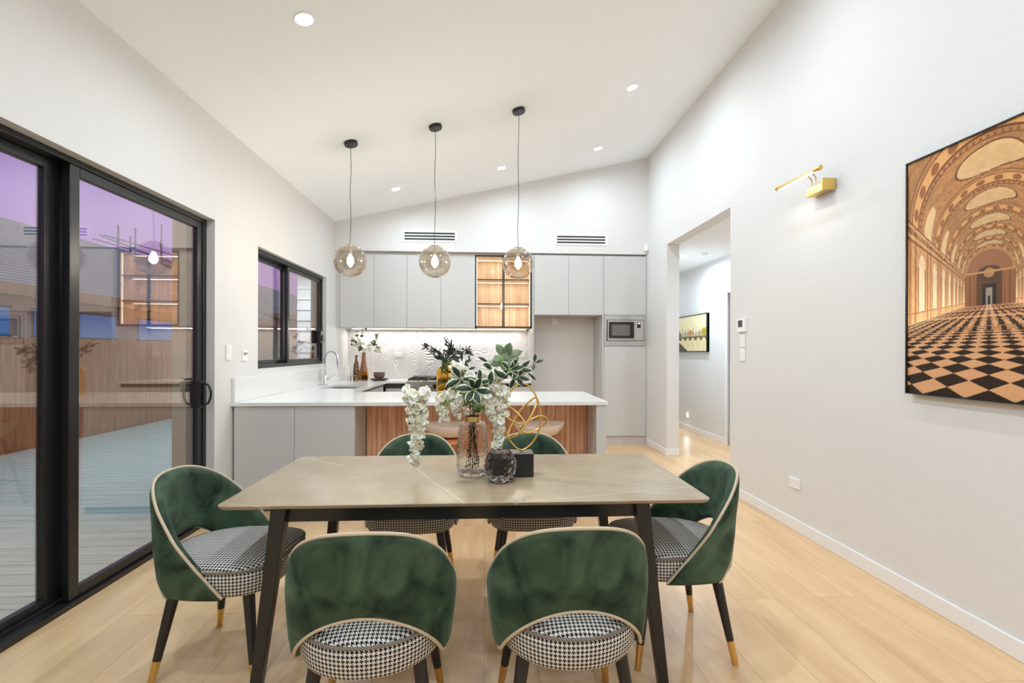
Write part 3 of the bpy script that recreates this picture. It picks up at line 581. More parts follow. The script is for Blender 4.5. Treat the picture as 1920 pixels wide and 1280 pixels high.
def bridge_print(nu, nv):
    u, v = np.meshgrid(np.linspace(0, 1, nu), np.linspace(0, 1, nv)); c = np.zeros(u.shape+(3,)); c[:] = (.93, .87, .70)
    c += (np.sin(u*40+np.sin(v*33)*2)*np.sin(v*60+u*9)*.015)[..., None]
    hor = .50+.05*np.sin(u*60)*np.sin(u*17); c[(v > .42) & (v < hor+.03)] = (.80, .74, .60)
    for x0, h, w in ((.25, .74, .010), (.44, .66, .016), (.60, .68, .012), (.69, .70, .008), (.36, .62, .02), (.8, .62, .02)): c[(np.abs(u-x0) < w*(1-(v-.45)/(h-.45)*.8)) & (v > .45) & (v < h)] = (.42, .40, .38)
    for x0, y0, r, cc in ((.10, .53, .07, (.72, .62, .2)), (.52, .52, .06, (.85, .5, .15)), (.93, .53, .08, (.68, .60, .12)), (.14, .44, .07, (.33, .28, .18)), (.03, .5, .06, (.35, .2, .1))): c[((u-x0)**2+((v-y0)*.75)**2) < (r*(1+.25*np.sin(np.arctan2(v-y0, u-x0)*7)))**2] = cc
    br_ = (v > .30) & (v < .43) & (u > .16); c[br_] = (.40, .36, .28); a = ((u-.18) % .165)/.165-.5
    c[(u > .18) & (v < .39) & (((a/.38)**2+((v-.22)/.16)**2) < 1)] = (.90, .82, .62); c[(v > .415) & (v < .43) & (u > .16)] = (.7, .6, .42)
    bank = (v < .38-.9*u) ; c[bank] = (.40, .32, .22); c[bank & (np.sin(u*120)*np.sin(v*90) > .2)] = (.20, .16, .12)
    w = (v < .26) & ~bank; c[w] += (np.sin(v[w]*150+np.sin(u[w]*30)*3)*.03)[..., None]
    return c
hp = thing('framed_picture', 'small black-framed painting of an arched river bridge in the hallway', 'picture', (XH, 7.75, 1.32))
py0, py1, pz0, pz1 = 7.19, 8.42, 1.325, 1.925
MB().box(XH-.045, XH-.001, py0, py0+.012, pz0, pz1).box(XH-.045, XH-.001, py1-.012, py1, pz0, pz1).box(XH-.045, XH-.001, py0, py1, pz0, pz0+.012).box(XH-.045, XH-.001, py0, py1, pz1-.012, pz1).box(XH-.03, XH-.001, py0, py1, pz0, pz1).build('frame', m_black, hp)
print_plane('print', bridge_print(150, 90), lambda u, v: np.stack([np.full_like(u, XH-.038), py1-.012-u*(py1-py0-.024), pz0+.012+v*(pz1-pz0-.024)], -1), hp)
#PART2
# ------------------------------------------------------------------ dining table
tb = thing('dining_table', 'taupe stone-topped dining table on splayed black legs', 'table', (-.055, 2.262, 0))
def rrect(x0, x1, y0, y1, r, n=6):
    P = []
    for cx, cy, a in ((x1-r, y1-r, 0), (x0+r, y1-r, 90), (x0+r, y0+r, 180), (x1-r, y0+r, 270)):
        P += [(cx+r*math.cos(R(a+90*i/n)), cy+r*math.sin(R(a+90*i/n))) for i in range(n+1)]
    return P
tp = MB(); TX0, TX1, TY0, TY1 = -1.0, .893, 1.838, 2.688
rings = []
for z, d in ((.732, .016), (.7385, .004), (.748, 0), (.7495, .0006), (.750, .002)):
    rings.append([(x, y, z) for x, y in rrect(TX0+d, TX1-d, TY0+d, TY1-d, .035-d)])
tp.loft(rings).build('tabletop', m_stone, tb, smooth=True, ang=25)
lx, ly = .700, .362; cx, cy = -.078, 2.262
ap = MB().box(cx-lx, cx+lx, cy-ly-.012, cy-ly+.012, .672, .731).box(cx-lx, cx+lx, cy+ly-.012, cy+ly+.012, .672, .731).box(cx-lx-.012, cx-lx+.012, cy-ly, cy+ly, .672, .731).box(cx+lx-.012, cx+lx+.012, cy-ly, cy+ly, .672, .731)
ap.box(cx-lx, cx+lx, cy-.03, cy+.03, .70, .731)
ap.build('apron', m_blackwood, tb, bevel=.002)
for sx_ in (-1, 1):
    for sy_ in (-1, 1):
        def sq(z, x, y, w, h): return [(x-w, y-h, z), (x+w, y-h, z), (x+w, y+h, z), (x-w, y+h, z)]
        X, Y = cx+sx_*lx, cy+sy_*(ly+.012)
        MB().loft([sq(0, X+sx_*.082, Y+sy_*.035, .020, .018), sq(.7318, X, Y, .029, .026)]).build('leg', m_blackwood, tb, bevel=.004)

# ------------------------------------------------------------------ dining chairs
def chair(name='dining_chair'):
    th = thing(name, '', 'chair')
    P_ = .0135
    # seat
    n = 96; per = []
    def outline(s_, t, dz=0):
        c, s = math.cos(t), math.sin(t); e = 2/3.6 if s > 0 else 2/2.15
        return ((.246*s_)*math.copysign(abs(c)**e, c), ((.250 if s > 0 else .282)*s_)*math.copysign(abs(s)**e, s))
    T = [2*PI*i/n for i in range(n)]
    lay = [(.02, .366, 1), (.90, .366, 1), (.955, .370, 1), (.975, .382, 1), (.99, .41, 1), (1.0, .44, 1), (.995, .458, 1), (.985, .464, 1), (.972, .472, 0), (.93, .480, 0), (.8, .489, 0), (.55, .496, 0), (.25, .499, 0), (.01, .50, 0)]
    rings = [[outline(s_, t)+(z,) for t in T] for s_, z, k in lay]
    # side
    L = [0]
    for i in range(1, n+1):
        a = rings[5][i-1]; b = rings[5][i % n]; L.append(L[-1]+math.hypot(a[0]-b[0], a[1]-b[1]))
    scale_ = round(L[-1]/P_)/L[-1]
    v = []; f = []; uv = []
    side = [(r, k) for (r, k) in zip(rings, range(len(lay))) if lay[k][2] == 1]
    w = 0; prev = None
    for r, k in side:
        if prev is not None: w += math.hypot((lay[k][0]-lay[prev][0])*.24, lay[k][1]-lay[prev][1])
        prev = k
        for i in range(n+1): v.append(r[i % n]); uv.append((L[i]*scale_, w/P_))
    m = n+1
    for j in range(len(side)-1):
        for i in range(n): f.append((j*m+i, j*m+i+1, (j+1)*m+i+1, (j+1)*m+i))
    k0 = len(v); tops = [rings[k] for k in range(len(lay)) if k >= 7]
    for r in tops:
        for p in r: v.append(p); uv.append((p[0]/P_, p[1]/P_))
    for j in range(len(tops)-1):
        for i in range(n): f.append((k0+j*n+i, k0+j*n+(i+1) % n, k0+(j+1)*n+(i+1) % n, k0+(j+1)*n+i))
    f.append(tuple(k0+(len(tops)-1)*n+i for i in range(n)))
    mb = MB(); mb.add(v, f); seat = mb.build('seat', m_hound, th, smooth=True, uvs=uv, ang=60)
    MB().tube([outline(.984, t)+(.467,) for t in T], .0055, 8, True).build('piping', m_spipe, seat, smooth=True)
    # wrap-round back
    YE = .10
    def radii(z):
        q = np.interp(z, [.36, .46, .58, .70, .82], [.258, .270, .281, .279, .266]); b = np.interp(z, [.36, .46, .58, .70, .82], [.216, .244, .272, .292, .303]); return q, b
    def plan(u, z, inset=0):
        a, b = radii(z); a -= inset; b -= inset; h = YE
        ang = abs(u)*(PI/2+.42)
        if ang <= PI/2: e = 2/(2.35+.75*max(0, min(1, (.62-z)/.2))); x = a*math.sin(ang)**e; y = -b*math.cos(ang)**e
        else: x = a-.012*((ang-PI/2)/.42)**2*1.0; y = (ang-PI/2)/.42*h
        return math.copysign(x, u), y
    def ztop(y):
        t = max(0, min(1, (YE-y)/.408)); return .370+.436*(t*1.13-.13*t**5)
    def zbot(x):
        q = 1-(x/.232)**2; return .364+(.178*q**.62 if q > 0 else 0)
    nu = 73; ns = 12; cols = []; topl = []; arcl = []
    for i in range(nu):
        u = -1+2*i/(nu-1)
        x, y = plan(u, .6); zt = ztop(y)
        for _ in range(4):
            x, y = plan(u, zt); zt = ztop(y)
        xb, yb = plan(u, .45); zb = zbot(xb)
        for _ in range(3): xb, yb = plan(u, zb); zb = zbot(xb)
        H = zt-zb; T_ = min(.046, max(.008, H*.6)); ring = []
        prof = [(0, .22), (.012, .05), (.06, 0), (.25, 0), (.5, 0), (.75, 0), (.93, 0), (.975, .05), (1, .22), (.995, .5), (.97, .82), (.90, 1), (.7, 1), (.45, 1), (.2, 1), (.06, .96), (0, .75)]
        for s_, d in prof:
            z = zb+H*s_; px, py = plan(u, z, T_*d); ring.append((px, py, z))
        cols.append(ring); px, py = plan(u, zt, T_*.22); topl.append((px, py, zt+.002))
        if abs(xb) < .244: px, py = plan(u, zb, T_*.08); arcl.append((px, py, zb+.001))
    bk = MB().loft(cols).build('backrest', m_velvet, th, smooth=True, ang=75)
    MB().tube(topl, .0058, 8).build('rim_piping', m_pipe, bk, smooth=True)
    MB().tube(arcl, .0058, 8).build('arch_piping', m_pipe, bk, smooth=True)
    for sx in (-1, 1):
        for sy in (-1, 1):
            a = Vector((sx*.155, sy*.150, .372)); b = Vector((sx*.213, sy*.212, 0)); q = a.lerp(b, .74); rr = .0235-.0105*.74
            l = MB().cyl(a, q, .0235, rr, 20).build('leg', m_blackwood, th, smooth=True)
            MB().cyl(q, b, rr+.0005, .0125, 20).build('brass_tip', m_brass, l, smooth=True)
    return th
ch = chair()
chairs = [(-.372, 1.692, R(2.5), 'green velvet dining chair in front, left of the two with backs to the viewer'),
          (.282, 1.702, R(1.0), 'green velvet dining chair in front, right of the two with backs to the viewer'),
          (-1.085, 2.166, R(-90-5.5), 'green velvet dining chair at the left end of the table beside the sliding door'),
          (.850, 2.196, R(90+1), 'green velvet dining chair at the right end of the table'),
          (-.405, 2.775, R(180+2), 'green velvet dining chair on the far side, behind the hanging white blossoms'),
          (.270, 2.785, R(180-1.5), 'green velvet dining chair on the far side, behind the gold wire sculpture')]
for i, (x, y, rz, lb) in enumerate(chairs):
    o = ch if i == 5 else None
    if i < 5: o = copy_tree(ch)
    o.location = (x, y, 0); o.rotation_euler = (0, 0, rz); tag(o, lb, 'chair', 'green dining chairs around the table')

# ------------------------------------------------------------------ bar stools
def stool():
    th = thing('bar_stool', '', 'stool'); n = 40
    outer = []; 
    def ring(r, z, lift, dz=0): return [(r*math.cos(2*PI*i/n)*1.0, r*.92*math.sin(2*PI*i/n), z+lift*abs(math.cos(2*PI*i/n))**3+.05*(r/.22)**2*max(0, -math.sin(2*PI*i/n))**2*dz) for i in range(n)]
    R_ = [ring(.02, .585, 0), ring(.10, .59, 0), ring(.165, .615, .003), ring(.205, .655, .008), ring(.222, .690, .012), ring(.224, .697, .014), ring(.218, .697, .014), ring(.20, .668, .008), ring(.16, .635, .002), ring(.09, .618, 0), ring(.01, .615, 0)]
    MB().loft(R_).build('seat_shell', m_cream, th, smooth=True, ang=70)
    MB().cyl((0, 0, .55), (0, 0, .586), .16, .13, 32).build('seat_base', m_stoolwood, th, smooth=True)
    for sx in (-1, 1):
        for sy in (-1, 1): MB().cyl((sx*.10, sy*.10, .56), (sx*.19, sy*.19, 0), .019, .013, 14).build('leg', m_stoolwood, th, smooth=True)
    MB().tube([(sx*.157, sy*.157, .22) for sx, sy in ((-1, -1), (1, -1), (1, 1), (-1, 1))], .007, 8, True).build('foot_rail', m_black, th)
    return th
so = stool(); so.location = (.468, 4.17, 0); tag(so, 'cream bar stool tucked under the island behind the gold sculpture', 'stool', 'bar stools at the island')
s2_ = copy_tree(so); s2_.location = (-.30, 4.17, 0); tag(s2_, 'cream bar stool tucked under the island behind the crackled vase', 'stool')

# ------------------------------------------------------------------ table decor
vx, vy = -.057, 2.262
va = thing('glass_vase', 'crackled clear glass vase with brass collar standing on the dining table', 'vase', (vx, vy, .7505))
prof = [(.001, 0), (.05, 0), (.062, .006), (.071, .022), (.0745, .05), (.073, .09), (.0695, .15), (.066, .21), (.0635, .235), (.056, .247), (.036, .252), (.034, .262), (.037, .275), (.047, .29), (.055, .315)]
inn = [(.052, .315), (.044, .29), (.034, .275), (.031, .262), (.033, .25), (.052, .243), (.0595, .23), (.062, .2), (.068, .09), (.069, .05), (.065, .026), (.05, .016), (.001, .014)]
MB().lathe(prof+inn, (vx, vy, .7505), 48, (False, False)).build('vase_body', m_vglass, va, smooth=True, ang=60)
MB().lathe([(.038, .249), (.0385, .252), (.0375, .262), (.039, .272), (.0385, .274)], (vx, vy, .7505), 40, (False, False)).build('brass_collar', m_brass, va, smooth=True)
cd = thing('candle_holder', 'round smoky cut-glass candle holder on the dining table', 'candle holder', (.070, 2.150, .7505))
nn = 20; rings = []
for j in range(11):
    t_ = j/10; z = .004+.126*t_; r = .040+.030*math.sin(PI*min(1, .12+t_*.80))**.8; rings.append([(.070+(r+(.0045 if (i+j) % 2 else -.0015)*(1 if 0 < j < 9 else 0))*math.cos(2*PI*i/nn), 2.150+(r+(.0045 if (i+j) % 2 else -.0015)*(1 if 0 < j < 9 else 0))*math.sin(2*PI*i/nn), .7505+z) for i in range(nn)])
inr = [[(.070+r*math.cos(2*PI*i/nn), 2.150+r*math.sin(2*PI*i/nn), .7505+z) for i in range(nn)] for r, z in ((.046, .130), (.050, .115), (.057, .07), (.048, .035), (.01, .03))]
b0 = [[(.070+r*math.cos(2*PI*i/nn), 2.150+r*math.sin(2*PI*i/nn), .7505) for i in range(nn)] for r in (.01, .036)]
MB().loft(b0+rings+inr).build('cut_glass_bowl', m_cglass, cd)
MB().lathe([(.001, .034), (.047, .037), (.0565, .07), (.050, .105), (.001, .108)], (.070, 2.150, .7505), 24, (False, False)).build('dark_wax', mat('plum_wax', srgb(24, 17, 22), .4), cd, smooth=True)
ws = thing('wire_sculpture', 'gold looped wire sculpture on a black cube on the dining table', 'sculpture', (.172, 2.254, .7505))
Bx(.120, .225, 2.202, 2.306, .7505, .857).build('cube_base', mat('black_matte_block', (.016, .016, .018, 1), .35), ws, bevel=.0015)
def SC(pts, n=14):  # closed Catmull-Rom through sketch points (u right cm, v up cm, w depth cm)
    out_ = []; m = len(pts); P = [Vector((.1725+u*.01, 2.252+w*.01, .857+v_*.01)) for u, v_, w in pts]
    for i in range(m):
        p0, p1, p2, p3 = P[i-1], P[i], P[(i+1) % m], P[(i+2) % m]
        for k in range(n):
            t = k/n; out_.append(.5*((2*p1)+(-p0+p2)*t+(2*p0-5*p1+4*p2-p3)*t*t+(-p0+3*p1-3*p2+p3)*t**3))
    return out_
wm = MB()
wm.tube(SC([(0, .8, 0), (-4.6, 4, .3), (-8, 11, .5), (-8.3, 19.5, .3), (-6, 27, 0), (-1.5, 31.6, 0), (3.2, 31, 0), (7, 25.5, -.3), (8.8, 18, -.5), (8.2, 10.5, -.3), (5, 4.2, 0)]), .0042, 10, True)
wm.tube(SC([(6.6, 25.2, 2.2), (1, 20.5, 3.4), (-3.2, 14.6, 3), (-6, 9.5, 1), (-6.6, 6.6, -1.2), (-3.6, 7.6, -3), (0, 11, -3.4), (5, 18.6, -2), (7.1, 23.4, 0)]), .0045, 10, True)
wm.tube(SC([(-8.2, 21.5, 1.2), (-4.5, 20, 3.4), (-1, 17, 2.4), (1.2, 13.8, 0), (-2, 13.5, -2.6), (-6.2, 16, -2.8), (-8.4, 18.8, -1.2)]), .004, 10, True)
wm.tube(SC([(-.4, 10.6, -1), (1, 8.9, 1), (5.2, 8.6, 3), (9.6, 11, 3.6), (12.1, 14, 1.6), (11, 16.4, -.8), (7.6, 17, -2.6), (4, 15.4, -3), (.8, 12.6, -2)]), .0042, 10, True)
wm.cyl((.1725, 2.252, .855), (.1725, 2.252, .867), .004)
wm.build('looped_wire', m_gold, ws, smooth=True)

# ---- flowers
rnd = random.Random(7)
m_petal = mat('white_petal', srgb(246, 240, 226), .6, Subsurface_Weight=0.15); noise_col(m_petal, srgb(252, 250, 244), srgb(244, 240, 212), 30, 2)
m_stem = mat('green_stem', srgb(92, 102, 52), .6)
m_twig = mat('brown_twig', srgb(96, 74, 46), .7)
m_leafp = mat('pale_sage_leaf', srgb(118, 138, 104), .55); noise_col(m_leafp, srgb(100, 126, 90), srgb(150, 164, 136), 20, 2)
m_leafl = mat('fresh_green_leaf', srgb(126, 156, 78), .5)
m_leafd = mat('dark_olive_leaf', srgb(34, 42, 34), .45); noise_col(m_leafd, srgb(24, 34, 26), srgb(58, 64, 58), 25, 2)
m_varieg = mat('variegated_leaf', srgb(30, 52, 30), .4)
t, b = nt(m_varieg); uvn = N(t, 'UVMap'); uvn.uv_map = 'UVMap'; s = N(t, 'SeparateXYZ'); t.links.new(uvn.outputs[0], s.inputs[0])
nz = N(t, 'TexNoise'); nz.inputs['Scale'].default_value = 4; t.links.new(uvn.outputs[0], nz.inputs['Vector'])
ed = math_(t, 'GREATER_THAN', math_(t, 'ADD', math_(t, 'ABSOLUTE', s.outputs[0]), math_(t, 'MULTIPLY', nz.outputs['Fac'], .35)), .88)
mx = N(t, 'Mix', data_type='RGBA'); mx.inputs[6].default_value = srgb(32, 56, 32); mx.inputs[7].default_value = srgb(226, 228, 200); t.links.new(ed, mx.inputs[0]); t.links.new(mx.outputs[2], b.inputs['Base Color'])
class LV:   # leaf / petal collector with UVs
    def __init__(s): s.mb = MB(); s.uv = []
    def leaf(s, base, dirn, L, W, up=None, curl=.15, fold=.25, prof=(0, .55, .92, 1, .72, .04)):
        d = Vector(dirn).normalized(); up = Vector(up) if up else Vector((rnd.uniform(-1, 1), rnd.uniform(-1, 1), rnd.uniform(-.2, 1)))
        side = d.cross(up)
        if side.length < 1e-3: side = d.orthogonal()
        side.normalize(); nrm = side.cross(d); rows = len(prof); vs = []; fs = []
        for j in range(rows):
            t = j/(rows-1); c = Vector(base)+d*(L*t)-nrm*(curl*L*t*t)
            for q in (-1, 0, 1):
                vs.append(c+side*(q*W*.5*prof[j])+nrm*(abs(q)*fold*W*.5*prof[j])); s.uv.append((q, t))
        for j in range(rows-1):
            for i in range(2): fs.append((j*3+i, j*3+i+1, (j+1)*3+i+1, (j+1)*3+i))
        s.mb.add(vs, fs)
    def blossom(s, c, r, n=4):
        ax = Vector((rnd.uniform(-1, 1), rnd.uniform(-1, .6), rnd.uniform(-.8, .7))).normalized(); u = ax.orthogonal().normalized(); w = ax.cross(u); o = rnd.random()*6
        for k in range(n):
            a = o+2*PI*k/n+rnd.uniform(-.3, .3); d = (u*math.cos(a)+w*math.sin(a))*1+ax*rnd.uniform(.2, .7)
            s.leaf(c, d, r, r*1.15, up=ax, curl=-.25, fold=.3, prof=(.25, .8, 1.05, .95, .5))
    def build(s, name, m, parent, solid=0.0004):
        o = s.mb.build(name, m, parent, smooth=True, uvs=s.uv, ang=60); sm = o.modifiers.new('thickness', 'SOLIDIFY'); sm.thickness = solid; return o
def curve_pts(P, n=8):
    P = [Vector(p) for p in P]; out_ = []
    for i in range(len(P)-1):
        p0, p1, p2, p3 = P[max(i-1, 0)], P[i], P[i+1], P[min(i+2, len(P)-1)]
        for k in range(n):
            t = k/n; out_.append(.5*((2*p1)+(-p0+p2)*t+(2*p0-5*p1+4*p2-p3)*t*t+(-p0+3*p1-3*p2+p3)*t**3))
    return out_+[P[-1]]
GF = 'stems in the crackled vase'
def V(u, v, w=0): return Vector((vx+u*.01, vy+w*.01, .7505+v*.01))   # centimetres from the vase's foot
def blossom_stem(label, path, start, end, w0, w1, dens, br, seed, stem_low, mm=m_petal):
    rnd.seed(seed); pts = curve_pts([V(*stem_low)]+[V(*p) for p in path], 8)
    th = thing('blossom_stem', label, 'flower', V(*stem_low), 0, GF)
    MB().tube(pts, .0016, 6).build('stem', m_stem, th, smooth=True)
    L = LV(); m = len(pts)
    for i in range(int(dens*1.45)):
        q = start+(end-start)*rnd.random(); t = (q-start)/(end-start); k = q*(m-1); i0 = int(k); p = pts[i0].lerp(pts[min(i0+1, m-1)], k-i0)
        w = (w0+(w1-w0)*t)*.01*math.sqrt(rnd.random()); a = rnd.random()*6.28
        d = Vector((math.cos(a), math.sin(a), rnd.uniform(-.4, .4))); L.blossom(p+d*w, (br*1.12*(1-.45*t))*.01*rnd.uniform(.8, 1.2), rnd.choice((3, 4, 4, 5)))
    L.build('blossoms', mm, th)
    return th
blossom_stem('longest white blossom strand arching left and hanging to the tabletop', [(-1, 30, 0), (-6, 40, -2), (-16, 43.5, -3), (-23, 42.5, -4), (-25.5, 37, -4), (-25.2, 27, -4), (-25.6, 17, -4), (-26.6, 6, -4)], .60, 1.0, 4.6, 1.2, 150, 2.5, 1, (3, 3, 0))
blossom_stem('short white blossom strand drooping just left of the vase neck', [(-1, 30, 0), (-4, 38, -2), (-9, 40, -3), (-12.5, 37, -3), (-13.5, 31, -3), (-13, 26, -3)], .58, 1.0, 3.4, 1.3, 46, 2.1, 2, (-2, 3, 1))
blossom_stem('small yellowish blossom strand drooping close beside the vase neck', [(0, 31, 0), (-3, 37, -3), (-6.5, 36, -4), (-7.5, 31, -4), (-7, 27.5, -4)], .6, 1.0, 2.4, 1.0, 30, 1.6, 3, (0, 3, -2))
blossom_stem('long white blossom strand hanging right of the vase towards the candle holder', [(1, 31, 0), (5, 41, -2), (9.5, 43, -3), (12.2, 38, -3), (12.6, 30, -4), (12.4, 22, -4), (11.2, 15, -5), (10.2, 13.8, -6)], .42, 1.0, 4.2, .7, 105, 2.2, 4, (-2, 3, -1))
blossom_stem('white blossom strand drooping over the brass collar', [(1, 31, 0), (4, 38, -4), (6.5, 36, -6), (8, 31, -7), (9, 26.5, -7)], .5, 1.0, 2.8, 1.2, 44, 1.9, 5, (2, 3, 2))
blossom_stem('upright cluster of large white blossoms above the vase, right of centre', [(1, 31, 0), (4, 40, 1), (9, 45, 0), (12, 47, 0)], .55, 1.0, 5.2, 3.4, 60, 2.8, 6, (1, 3, 1))
blossom_stem('upright cluster of large white blossoms above the vase, left of centre', [(-1, 31, 0), (-3, 41, 1), (-6, 47, 0), (-7, 52, 0)], .6, 1.0, 4.4, 3.2, 50, 2.8, 8, (-1, 3, 2))
def leaf_stem(label, path, clusters, mm, seed, stem_low, stemm=m_stem, prof=(0, .55, .92, 1, .72, .04), name='leafy_stem', grp=GF, base=V):
    rnd.seed(seed); pts = curve_pts([base(*stem_low)]+[base(*p) for p in path], 8)
    th = thing(name, label, 'leafy stem', base(*stem_low), 0, grp); MB().tube(pts, .0015, 6).build('stem', stemm, th, smooth=True); L = LV()
    for (u, v, w, n, Ln, Wd, dirn) in clusters:
        c = base(u, v, w)
        for k in range(n):
            a = 2*PI*k/n+rnd.uniform(-.25, .25); d = Vector((math.cos(a), -.35+rnd.uniform(-.3, .3), math.sin(a)))+Vector(dirn)
            L.leaf(c+d*.004, d, Ln*.01*rnd.uniform(.8, 1.15), Wd*.01, up=(rnd.uniform(-.3, .3), -1, rnd.uniform(.1, .6)), curl=.1, prof=prof)
    L.build('leaves', mm, th); return th
leaf_stem('cream-edged dark leaf rosette in the centre of the bouquet', [(0, 32, -2), (0, 39, -6)], [(1, 40.5, -9, 6, 7.6, 4.0, (0, -.3, -.1)), (3, 43.5, -8, 4, 5, 2.8, (0, 0, .2)), (-5, 45, -6, 3, 7, 3.6, (-.3, 0, .3))], m_varieg, 11, (-1, 3, -2))
leaf_stem('cream-edged leafy sprig reaching to the upper right of the bouquet', [(2, 32, 0), (8, 44, 0), (14, 48, 0), (22, 49, 0)], [(9, 49.5, -6, 3, 7.5, 3.8, (.2, 0, -.7)), (17, 49, -2, 5, 6.5, 3.0, (.4, 0, .2)), (21, 49, -1, 5, 6, 2.8, (.6, 0, .0)), (20, 46, -1, 5, 6, 2.8, (.4, 0, -.3))], m_varieg, 12, (3, 3, 1))
leaf_stem('pale sage sprig with broad pointed leaves at the top right of the bouquet', [(1, 32, 1), (8, 46, 2), (15, 54, 2)], [(15, 55, 1, 5, 8, 4.2, (.1, 0, .5)), (14, 51, 1, 4, 7, 3.8, (.3, 0, 0))], m_leafp, 13, (0, 3, 2))
leaf_stem('fresh green leaves filling the vase mouth', [(0, 32, 0), (0, 37, -2)], [(-1, 33, -1, 5, 7, 3.2, (0, 0, .7)), (2, 33, -2, 4, 7, 3, (.1, 0, .8)), (-7, 38, -3, 3, 8, 2.6, (-.2, 0, .1)), (14, 49, -1, 3, 6, 3, (.2, 0, 0))], m_leafl, 14, (1, 3, -1))
leaf_stem('thin dark sprig arching beyond the gold sculpture', [(1, 32, 1), (8, 42, 3), (18, 47, 4), (27, 50, 3), (29.5, 53, 2)], [(29, 52, 2, 3, 4, 1.6, (.5, 0, .4)), (25.5, 48, 3, 2, 5, 1.2, (0, 0, -.7)), (8, 52, 1, 2, 5.5, 1.5, (-.2, 0, .8))], m_leafd, 15, (2, 3, -2), m_twig)
leaf_stem('dark narrow leaves rising at the upper left of the bouquet', [(-1, 32, 1), (-3, 42, 1), (-5, 52, 2)], [(-5, 52, 1, 4, 5, 1.3, (0, 0, .5)), (-2, 46, 1, 3, 5.5, 1.4, (.2, 0, .7)), (-3, 49, 1, 3, 4, 1.2, (.3, 0, .2))], m_leafd, 16, (-3, 3, 0), m_twig)

# amber vase and its branches on the island
ax_, ay_ = -.375, 4.80
av = thing('amber_vase', 'amber glass bottle vase on the island bench behind the bouquet', 'vase', (ax_, ay_, .9005))
MB().lathe([(.001, 0), (.075, 0), (.10, .008), (.105, .03), (.106, .20), (.10, .245), (.075, .275), (.045, .288), (.043, .31), (.04, .31), (.04, .287), (.07, .27), (.095, .24), (.101, .20), (.1, .03), (.001, .014)], (ax_, ay_, .9005), 40, (False, False)).build('vase_body', m_amber, av, smooth=True, ang=50)
def VA(u, v, w=0): return Vector((ax_+u*.01, ay_+w*.01, .9005+v*.01))
for k, (lb, ends) in enumerate((('dark olive branch leaning far left out of the amber vase', [(-3, 34), (-10, 40), (-19, 46)]), ('dark olive branch rising upright from the amber vase', [(0, 34), (3, 42), (2, 50)]),
        ('dark olive branch spreading right out of the amber vase', [(3, 34), (12, 42), (24, 41)]), ('dark olive branch drooping over the right shoulder of the amber vase', [(3, 33), (11, 35), (16, 27)]), ('dark olive branch bunched low over the front of the amber vase', [(0, 33), (0, 34), (-3, 24)]))):
    rnd.seed(30+k); pts = curve_pts([VA(0, 4), VA(0, 28)]+[VA(u, v, -4-2*k if j else -1) for j, (u, v) in enumerate(ends)], 8)
    th = thing('olive_branch', lb, 'branch', VA(0, 4), 0, 'branches in the amber vase'); MB().tube(pts, .002, 6).build('stem', m_twig, th, smooth=True); L = LV()
    for i in range(46):
        q = .52+.48*rnd.random(); kk = q*(len(pts)-1); p = pts[int(kk)]; d = (pts[min(int(kk)+1, len(pts)-1)]-pts[max(int(kk)-1, 0)]).normalized()+Vector((rnd.uniform(-1, 1), rnd.uniform(-1, 1), rnd.uniform(-.8, 1)))
        off = Vector((rnd.uniform(-1, 1), rnd.uniform(-1, 1), rnd.uniform(-1, 1)))*.025
        L.leaf(p+off, d, rnd.uniform(.05, .085), .018, curl=.15)
    L.build('leaves', m_leafd if k != 4 else mat('deep_green_leaf', srgb(36, 66, 30), .5), th, .001)

# back corner of the bench
bx, by = -1.80, 7.08
bt2 = thing('patterned_bottle', 'dark bottle with a carved gold pattern in the bench corner', 'bottle', (-1.845, 7.02, .9))
m_pat = mat('carved_dark_gold', (.02, .02, .02, 1), .4); noise_col(m_pat, (.015, .014, .013, 1), srgb(170, 120, 60), 55, 0, lo=.5, hi=.56)
MB().lathe([(.001, 0), (.042, 0), (.045, .01), (.045, .12), (.040, .20), (.022, .28), (.016, .32), (.018, .36), (.014, .36), (.001, .355)], (-1.845, 7.02, .9005), 28, (False, False)).build('bottle_body', m_pat, bt2, smooth=True)
bt3 = thing('flower_vase', 'tall terracotta-coloured bottle vase in the bench corner', 'vase', (-1.775, 7.16, .9))
MB().lathe([(.001, 0), (.06, 0), (.068, .03), (.066, .10), (.045, .20), (.028, .30), (.026, .36), (.030, .40), (.026, .40), (.022, .36), (.001, .3)], (-1.775, 7.16, .9005), 32, (False, False)).build('vase_body', mat('terracotta_glaze', srgb(150, 104, 78), .35), bt3, smooth=True)
def VB(u, v, w=0): return Vector((-1.775+u*.01, 7.16+w*.01, .9005+v*.01))
